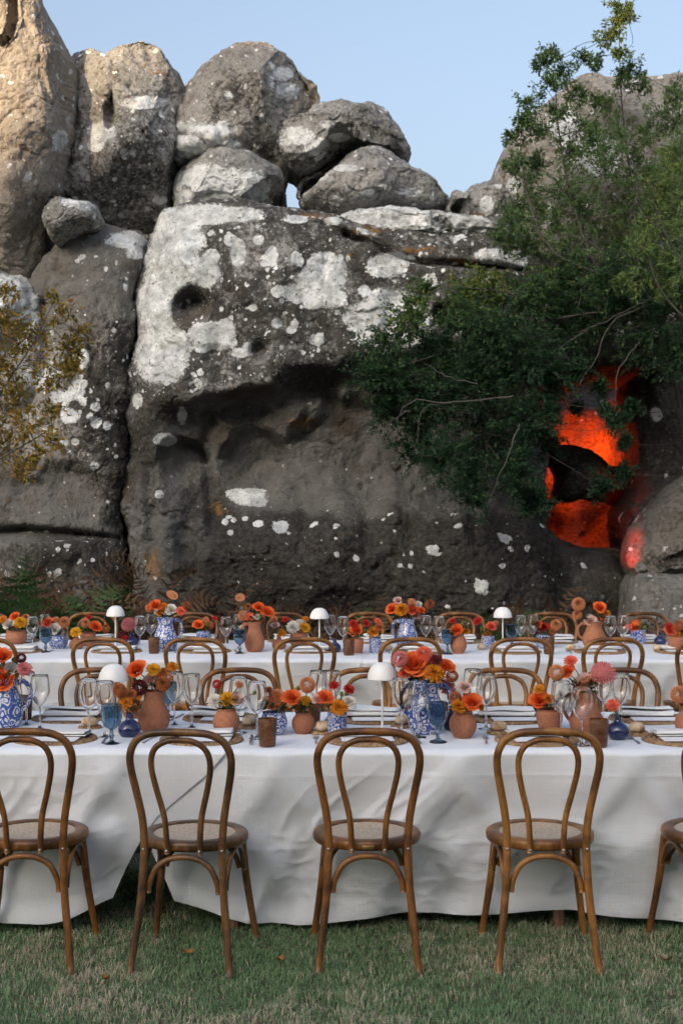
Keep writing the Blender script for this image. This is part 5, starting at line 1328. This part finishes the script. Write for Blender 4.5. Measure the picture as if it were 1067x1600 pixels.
T_, B_, N_ = M_terra, M_maj, M_navy
v = vase('pitcher', 'pitcher', 6, 1137, 62, 78, B_, 'large blue patterned pitcher at the left end of the front table', 1, handle=2, cat='pitcher')
bouquet(v, 'big orange rose bouquet at the left end of the front table', [('rose', 'orange', 4, 1062, 44), ('rose', 'orange', 3, 1026, 34), ('rose', 'coral', -25, 1045, 40), ('ruffle', 'white', 18, 1046, 26), ('zinnia', 'pink', 39, 1046, 28), ('dahlia', 'wine', 34, 1028, 16), ('bud', 'green', 22, 1030, 13), ('dahlia', 'peach', -18, 1018, 24), ('amaranth', 'peach', 26, 1062, 34)], 1, 14)
v = vase('bud_vase', 'bud', 203, 1152, 36, 38, N_, 'round navy bud vase left of the terracotta jug', 1)
bouquet(v, 'rust and gold flowers in the navy bud vase at left', [('zinnia', 'gold', 197, 1098, 24), ('dahlia', 'rust', 187, 1078, 22), ('zinnia', 'rust', 206, 1084, 18), ('bud', 'green', 204, 1100, 10)], 1, 2)
v = vase('jug', 'jug', 241, 1143, 50, 64, T_, 'terracotta jug holding orange roses on the left of the front table', 1, handle=-1, cat='jug')
bouquet(v, 'orange, yellow and dark red bouquet in the terracotta jug at left', [('rose', 'orange', 214, 1046, 34), ('mum', 'yellow', 240, 1047, 26), ('ruffle', 'blush', 236, 1063, 26), ('dahlia', 'wine', 218, 1074, 26), ('zinnia', 'rust', 256, 1051, 20), ('zinnia', 'gold', 270, 1042, 20), ('dahlia', 'rust', 255, 1068, 24), ('dahlia', 'peach', 262, 1058, 16), ('bud', 'green', 210, 1060, 12), ('amaranth', 'rust', 258, 1072, 24)], 1, 14)
v = vase('vase', 'round', 208, 1123, 34, 30, T_, 'small terracotta vase behind the round navy vase', 1)
bouquet(v, 'brown and gold blooms behind the navy bud vase', [('dahlia', 'rust', 190, 1082, 20), ('zinnia', 'gold', 214, 1088, 18)], 1, 4)
v = vase('vase', 'round', 354, 1148, 42, 41, T_, 'round terracotta vase with white and yellow daisies', 1)
bouquet(v, 'white and yellow chrysanthemums in the round terracotta vase', [('mum', 'white', 336, 1096, 28), ('mum', 'yellow', 356, 1093, 30), ('ruffle', 'blush', 370, 1092, 24), ('dahlia', 'red', 339, 1069, 15), ('zinnia', 'peach', 374, 1070, 15), ('bud', 'green', 398, 1082, 12)], 1, 8)
v = vase('vase', 'bowl', 428, 1148, 42, 36, B_, 'small blue patterned bowl vase right of the amber tumbler', 1)
bouquet(v, 'peach dahlia and orange ranunculus in the small patterned bowl vase', [('dahlia', 'peach', 433, 1091, 30), ('rose', 'orange', 456, 1090, 30), ('zinnia', 'rust', 420, 1078, 14), ('bud', 'green', 463, 1077, 12), ('ruffle', 'peach', 424, 1104, 14)], 1, 12)
v = vase('vase', 'round', 474, 1146, 36, 33, T_, 'small dark terracotta vase between two patterned ones', 1)
bouquet(v, 'tall peach pompon dahlia in the small dark terracotta vase', [('dahlia', 'peach', 480, 1070, 26), ('zinnia', 'yellow', 478, 1095, 20), ('bud', 'green', 466, 1075, 13), ('amaranth', 'rust', 484, 1100, 20)], 1, 8)
v = vase('vase', 'cylinder', 527, 1147, 31, 35, B_, 'blue patterned cylinder pot left of the middle lamp', 1)
bouquet(v, 'orange ranunculus and gold chrysanthemums in the patterned cylinder pot', [('rose', 'orange', 507, 1090, 28), ('mum', 'gold', 530, 1106, 32), ('zinnia', 'red', 522, 1071, 18), ('zinnia', 'red', 545, 1077, 20), ('ruffle', 'white', 545, 1096, 22), ('ruffle', 'blush', 495, 1092, 18), ('bud', 'green', 534, 1084, 13), ('ruffle', 'white', 550, 1102, 14)], 1, 12)
v = vase('pitcher', 'pitcher', 665, 1145, 58, 80, B_, 'large blue patterned pitcher in the middle of the front table', 1, handle=2, cat='pitcher')
bouquet(v, 'large orange rose bouquet in the middle of the front table', [('rose', 'orange', 646, 1037, 46), ('dahlia', 'coral', 662, 1023, 28), ('dahlia', 'pink', 625, 1030, 26), ('zinnia', 'wine', 681, 1031, 22), ('rose', 'orange', 698, 1041, 26), ('mum', 'gold', 678, 1053, 38), ('dahlia', 'rust', 706, 1056, 20), ('ruffle', 'coral', 632, 1052, 22), ('bud', 'green', 668, 1036, 12), ('dahlia', 'peach', 650, 1060, 20)], 1, 16)
v = vase('bud_vase', 'bud', 706, 1140, 32, 36, N_, 'navy bud vase half hidden behind the round terracotta vase', 1)
bouquet(v, 'pink zinnia in the hidden navy bud vase', [('zinnia', 'pink', 697, 1074, 32), ('dahlia', 'rust', 708, 1088, 20)], 1, 3)
v = vase('vase', 'round', 723, 1152, 43, 42, T_, 'round terracotta vase with an orange rose right of the middle pitcher', 1)
bouquet(v, 'orange rose with gold chrysanthemum in the round terracotta vase', [('rose', 'orange', 737, 1097, 33), ('mum', 'gold', 716, 1104, 28), ('rose', 'blush', 725, 1073, 22), ('dahlia', 'rust', 711, 1090, 20), ('ruffle', 'gold', 750, 1104, 14), ('bud', 'green', 746, 1088, 10)], 1, 10)
v = vase('vase', 'pot', 858, 1139, 42, 32, T_, 'terracotta pot with an orange rose and white dahlia at right', 1)
bouquet(v, 'orange rose and spiky white dahlia in the terracotta pot', [('rose', 'orange', 842, 1094, 32), ('zinnia', 'gold', 842, 1077, 20), ('mum', 'white', 878, 1102, 36), ('ruffle', 'gold', 856, 1092, 16), ('mum', 'white', 874, 1088, 24)], 1, 10)
v = vase('jug', 'jug', 915, 1150, 52, 70, T_, 'tall terracotta jug at the right of the front table', 1, handle=-1, cat='jug')
bouquet(v, 'peach dahlias, pink scabiosa and drooping amaranth in the tall terracotta jug', [('dahlia', 'peach', 869, 1051, 26), ('rose', 'orange', 886, 1049, 24), ('zinnia', 'coral', 891, 1033, 24), ('scabiosa', 'pink', 942, 1052, 36), ('ruffle', 'blush', 912, 1064, 30), ('amaranth', 'peach', 940, 1064, 56), ('amaranth', 'rust', 930, 1068, 50), ('ruffle', 'wine', 908, 1072, 16)], 1, 10)
v = vase('bud_vase', 'bud', 965, 1155, 34, 38, N_, 'round navy bud vase right of the tall terracotta jug', 1)
bouquet(v, 'small orange zinnia in the right navy bud vase', [('zinnia', 'coral', 957, 1102, 24), ('bud', 'green', 959, 1110, 10)], 1, 0)
v = vase('vase', 'round', 1076, 1150, 44, 42, T_, 'terracotta vase cut by the right edge on the front table', 1)
bouquet(v, 'peach dahlia at the right edge of the front table', [('dahlia', 'peach', 1060, 1085, 28), ('rose', 'orange', 1085, 1090, 30)], 1, 6)

# back table
for px, py, lab in [(51, 1018, 'left wine glass of the leftmost pair'), (71, 1014, 'right wine glass of the leftmost pair'), (219, 1017, 'left wine glass of the pair by the left patterned jug'), (236, 1013, 'right wine glass of the pair by the left patterned jug'),
                    (353, 1018, 'left wine glass of the pair beside the left terracotta jug'), (373, 1014, 'right wine glass of the pair beside the left terracotta jug'), (516, 1015, 'left wine glass of the pair right of the middle lamp'), (536, 1018, 'right wine glass of the pair right of the middle lamp'),
                    (665, 1016, 'left wine glass of the pair right of the handled patterned jug'), (685, 1017, 'right wine glass of the pair right of the handled patterned jug'), (813, 1016, 'left wine glass of the pair right of the rightmost lamp'), (832, 1014, 'right wine glass of the pair right of the rightmost lamp'),
                    (953, 1017, 'left wine glass of the pair right of the right terracotta jug'), (973, 1016, 'right wine glass of the pair right of the right terracotta jug')]:
    wine(px, py, 'clear ' + lab + ', back table', 2)
for px, py, lab in [(72, 1020, 'leftmost blue goblet on the back table'), (375, 1022, 'blue goblet left of the terracotta jug on the back table'), (699, 1022, 'blue goblet right of the handled patterned jug'), (799, 1012, 'blue goblet right of the rightmost lamp')]: goblet(px, py, lab, 2)
for px, py, lab in [(241, 1022, 'amber tumbler before the large patterned jug on the back table'), (545, 1025, 'amber tumbler before the orange rose in the middle of the back table'), (857, 1022, 'amber tumbler before the red flowers at right on the back table'), (350, 1006, 'amber tumbler left of the left terracotta jug on the back table')]: tumbler(px, py, lab, 2)
BT = 'on the back table'
v = vase('vase', 'bowl', 26, 1007, 34, 22, T_, 'terracotta bowl vase at the left end of the back table', 2)
bouquet(v, 'yellow and white flowers at the left end of the back table', [('mum', 'yellow', 33, 973, 22), ('ruffle', 'white', 14, 975, 20), ('rose', 'orange', 24, 963, 16), ('zinnia', 'gold', 5, 968, 16), ('ruffle', 'peach', 41, 964, 12)], 2, 6)
v = vase('vase', 'bowl', 92, 1014, 30, 22, B_, 'small blue patterned bowl right of the leftmost goblet', 2)
bouquet(v, 'white and coral flowers in the patterned bowl at left on the back table', [('ruffle', 'white', 86, 982, 22), ('rose', 'coral', 74, 972, 20), ('dahlia', 'peach', 101, 972, 18), ('ruffle', 'white', 92, 990, 18), ('zinnia', 'peach', 88, 968, 12)], 2, 6)
v = vase('bud_vase', 'bud', 120, 1015, 22, 24, T_, 'tiny terracotta bud vase on the left of the back table', 2)
bouquet(v, 'single yellow flower in the tiny terracotta bud vase', [('zinnia', 'yellow', 119, 988, 20)], 2, 2)
v = vase('vase', 'pot', 138, 1010, 24, 22, T_, 'terracotta pot right of the tiny bud vase on the back table', 2)
bouquet(v, 'orange ranunculus and peach dahlia left of the leftmost lamp', [('rose', 'orange', 150, 979, 20), ('dahlia', 'peach', 135, 974, 16), ('zinnia', 'red', 139, 964, 10), ('dahlia', 'rust', 166, 982, 14)], 2, 8)
v = vase('bud_vase', 'bud', 206, 1009, 24, 20, N_, 'small navy vase right of the leftmost lamp on the back table', 2)
bouquet(v, 'dusky pink scabiosa right of the leftmost lamp', [('scabiosa', 'pink', 202, 976, 22), ('dahlia', 'wine', 192, 992, 14), ('zinnia', 'red', 196, 997, 12)], 2, 4)
v = vase('pitcher', 'jug', 259, 1018, 38, 54, B_, 'large blue patterned jug at left on the back table', 2, handle=1, cat='pitcher')
bouquet(v, 'tall bouquet with white rose and pink anthurium at left on the back table', [('rose', 'orange', 243, 946, 22), ('ruffle', 'white', 268, 952, 20), ('zinnia', 'coral', 283, 955, 18), ('anthurium', 'peach', 273, 932, 20), ('mum', 'gold', 256, 948, 16), ('dahlia', 'rust', 291, 946, 14), ('dahlia', 'peach', 234, 950, 14), ('zinnia', 'gold', 250, 958, 14)], 2, 10)
v = vase('vase', 'cylinder', 318, 1004, 22, 18, B_, 'small blue patterned pot behind the third chair of the back table', 2)
bouquet(v, 'orange and red flowers in the small pot left of the left terracotta jug', [('rose', 'orange', 310, 976, 18), ('zinnia', 'red', 336, 966, 10), ('bud', 'green', 325, 974, 12), ('zinnia', 'peach', 322, 968, 12)], 2, 6)
v = vase('jug', 'jug', 398, 1019, 31, 48, T_, 'terracotta jug at left on the back table', 2, handle=-1, cat='jug')
bouquet(v, 'orange roses with one tall anthurium in the left terracotta jug', [('rose', 'orange', 418, 956, 22), ('rose', 'orange', 404, 948, 18), ('anthurium', 'peach', 372, 935, 18), ('zinnia', 'coral', 390, 964, 18), ('dahlia', 'peach', 379, 962, 16), ('ruffle', 'white', 402, 964, 12), ('dahlia', 'rust', 388, 948, 12)], 2, 8)
v = vase('bud_vase', 'bud', 436, 1015, 22, 22, T_, 'small round terracotta bud vase right of the left terracotta jug', 2)
bouquet(v, 'gold and blush flowers in the small round bud vase', [('zinnia', 'gold', 440, 989, 16), ('ruffle', 'blush', 430, 977, 14), ('dahlia', 'peach', 428, 968, 12)], 2, 4)
v = vase('vase', 'pot', 467, 1013, 28, 25, T_, 'terracotta pot with white chrysanthemums left of the middle lamp', 2)
bouquet(v, 'white and yellow chrysanthemums left of the middle lamp', [('mum', 'white', 458, 980, 24), ('mum', 'yellow', 476, 981, 20), ('zinnia', 'red', 446, 968, 12), ('zinnia', 'gold', 478, 967, 12)], 2, 6)
v = vase('bud_vase', 'bud', 523, 1020, 20, 22, N_, 'small round navy vase right of the middle lamp', 2)
v = vase('vase', 'pot', 558, 1021, 20, 24, T_, 'terracotta pot behind the middle amber tumbler', 2)
bouquet(v, 'orange rose with dark red flowers in the middle of the back table', [('rose', 'orange', 557, 985, 22), ('zinnia', 'red', 552, 974, 16), ('zinnia', 'red', 572, 974, 16), ('bud', 'green', 543, 984, 10)], 2, 8)
v = vase('vase', 'cylinder', 586, 1020, 19, 24, B_, 'small blue patterned pot right of the middle orange rose', 2)
bouquet(v, 'gold and rust flowers in the small patterned pot in the middle', [('mum', 'gold', 583, 988, 22), ('zinnia', 'rust', 592, 980, 16), ('zinnia', 'coral', 590, 970, 12)], 2, 6)
v = vase('pitcher', 'pitcher', 636, 1016, 34, 50, B_, 'blue patterned pitcher with a looped handle on the back table', 2, handle=-1, cat='pitcher')
bouquet(v, 'rounded orange and gold bouquet in the handled patterned pitcher', [('rose', 'orange', 612, 951, 20), ('mum', 'gold', 627, 953, 26), ('rose', 'coral', 645, 952, 22), ('rose', 'blush', 621, 938, 14), ('ruffle', 'blush', 650, 962, 16), ('ruffle', 'white', 654, 944, 12), ('rose', 'orange', 658, 953, 14), ('dahlia', 'rust', 671, 944, 16), ('zinnia', 'peach', 643, 940, 14)], 2, 8)
v = vase('vase', 'round', 716, 1021, 26, 30, T_, 'round terracotta vase right of the third blue goblet', 2)
bouquet(v, 'orange rose in the round terracotta vase on the back table', [('rose', 'orange', 713, 984, 22), ('zinnia', 'red', 707, 970, 12), ('ruffle', 'gold', 728, 986, 12), ('bud', 'green', 722, 975, 10)], 2, 8)
v = vase('vase', 'cylinder', 762, 1013, 20, 20, B_, 'small blue patterned pot left of the rightmost lamp', 2)
bouquet(v, 'dark red and gold flowers left of the rightmost lamp', [('zinnia', 'red', 746, 970, 16), ('rose', 'coral', 767, 979, 18), ('mum', 'gold', 760, 991, 16), ('zinnia', 'peach', 774, 974, 12), ('bud', 'green', 752, 982, 10)], 2, 8)
v = vase('vase', 'cylinder', 849, 1013, 24, 22, B_, 'blue patterned pot behind the right amber tumbler', 2)
bouquet(v, 'red rose with peach dahlia right of the rightmost lamp', [('rose', 'red', 849, 980, 18), ('rose', 'orange', 840, 975, 14), ('dahlia', 'peach', 868, 976, 18), ('ruffle', 'white', 850, 988, 10), ('dahlia', 'rust', 862, 988, 12)], 2, 8)
v = vase('jug', 'jug', 928, 1013, 38, 42, T_, 'terracotta jug at right on the back table', 2, handle=-1, cat='jug')
bouquet(v, 'tall peach dahlias over orange blooms in the right terracotta jug', [('dahlia', 'peach', 903, 944, 22), ('dahlia', 'peach', 901, 960, 16), ('rose', 'orange', 936, 949, 22), ('ruffle', 'blush', 922, 970, 20), ('zinnia', 'gold', 946, 958, 16), ('ruffle', 'white', 930, 974, 14), ('zinnia', 'coral', 940, 966, 12)], 2, 6)
v = vase('vase', 'cylinder', 996, 1006, 24, 22, B_, 'blue patterned pot right of the rightmost glasses on the back table', 2)
bouquet(v, 'orange and gold flowers right of the rightmost glasses', [('rose', 'orange', 990, 981, 18), ('mum', 'gold', 1002, 990, 14), ('bud', 'green', 1006, 980, 10), ('zinnia', 'coral', 982, 980, 12)], 2, 6)
v = vase('bud_vase', 'bud', 1031, 1007, 20, 18, N_, 'small navy vase near the right end of the back table', 2)
v = vase('vase', 'pot', 1058, 1018, 32, 25, T_, 'terracotta pot at the right end of the back table', 2)
bouquet(v, 'red and gold flowers at the right end of the back table', [('rose', 'coral', 1046, 985, 20), ('mum', 'gold', 1055, 992, 20), ('dahlia', 'rust', 1060, 977, 18), ('zinnia', 'red', 1044, 978, 14)], 2, 6)

# a few fallen leaves on the lawn
M_dead = NT('fallen_leaf'); _t = M_dead; M_dead = _t.set(_t.mix(_t.noise(_t.obj(), 60, 2), (.34, .15, .04), (.20, .09, .03)), .7)
for px, py, rz, lab in [(293, 1488, .4, 'curled orange leaf on the grass by the second chair'), (165, 1530, 2.1, 'small pale leaf on the grass left of the second chair'), (436, 1500, 1.2, 'brown leaf on the grass left of the middle chair'), (1040, 1500, 2.6, 'brown leaf on the grass right of the fourth chair')]:
    Y = F * (CH - .025) / (py - 795.0)
    u = np.linspace(0, 1, 7); w = .013 * np.sin(u * np.pi) ** .8 + .0006
    V = np.concatenate([np.stack([u * .05 - .025, s_ * w, .006 + .012 * (u - .5) ** 2 * 4 + abs(s_) * .006], 1) for s_ in (-1, 0, 1)])
    o = MB().add(V, gridq(3, 7)).build('fallen_leaf', M_dead, None, True, ((px - 533.5) / F * Y, Y, .018)); o.rotation_euler = (.2, .1, rz); tag(o, lab, 'leaf', 'fallen leaves on the lawn')
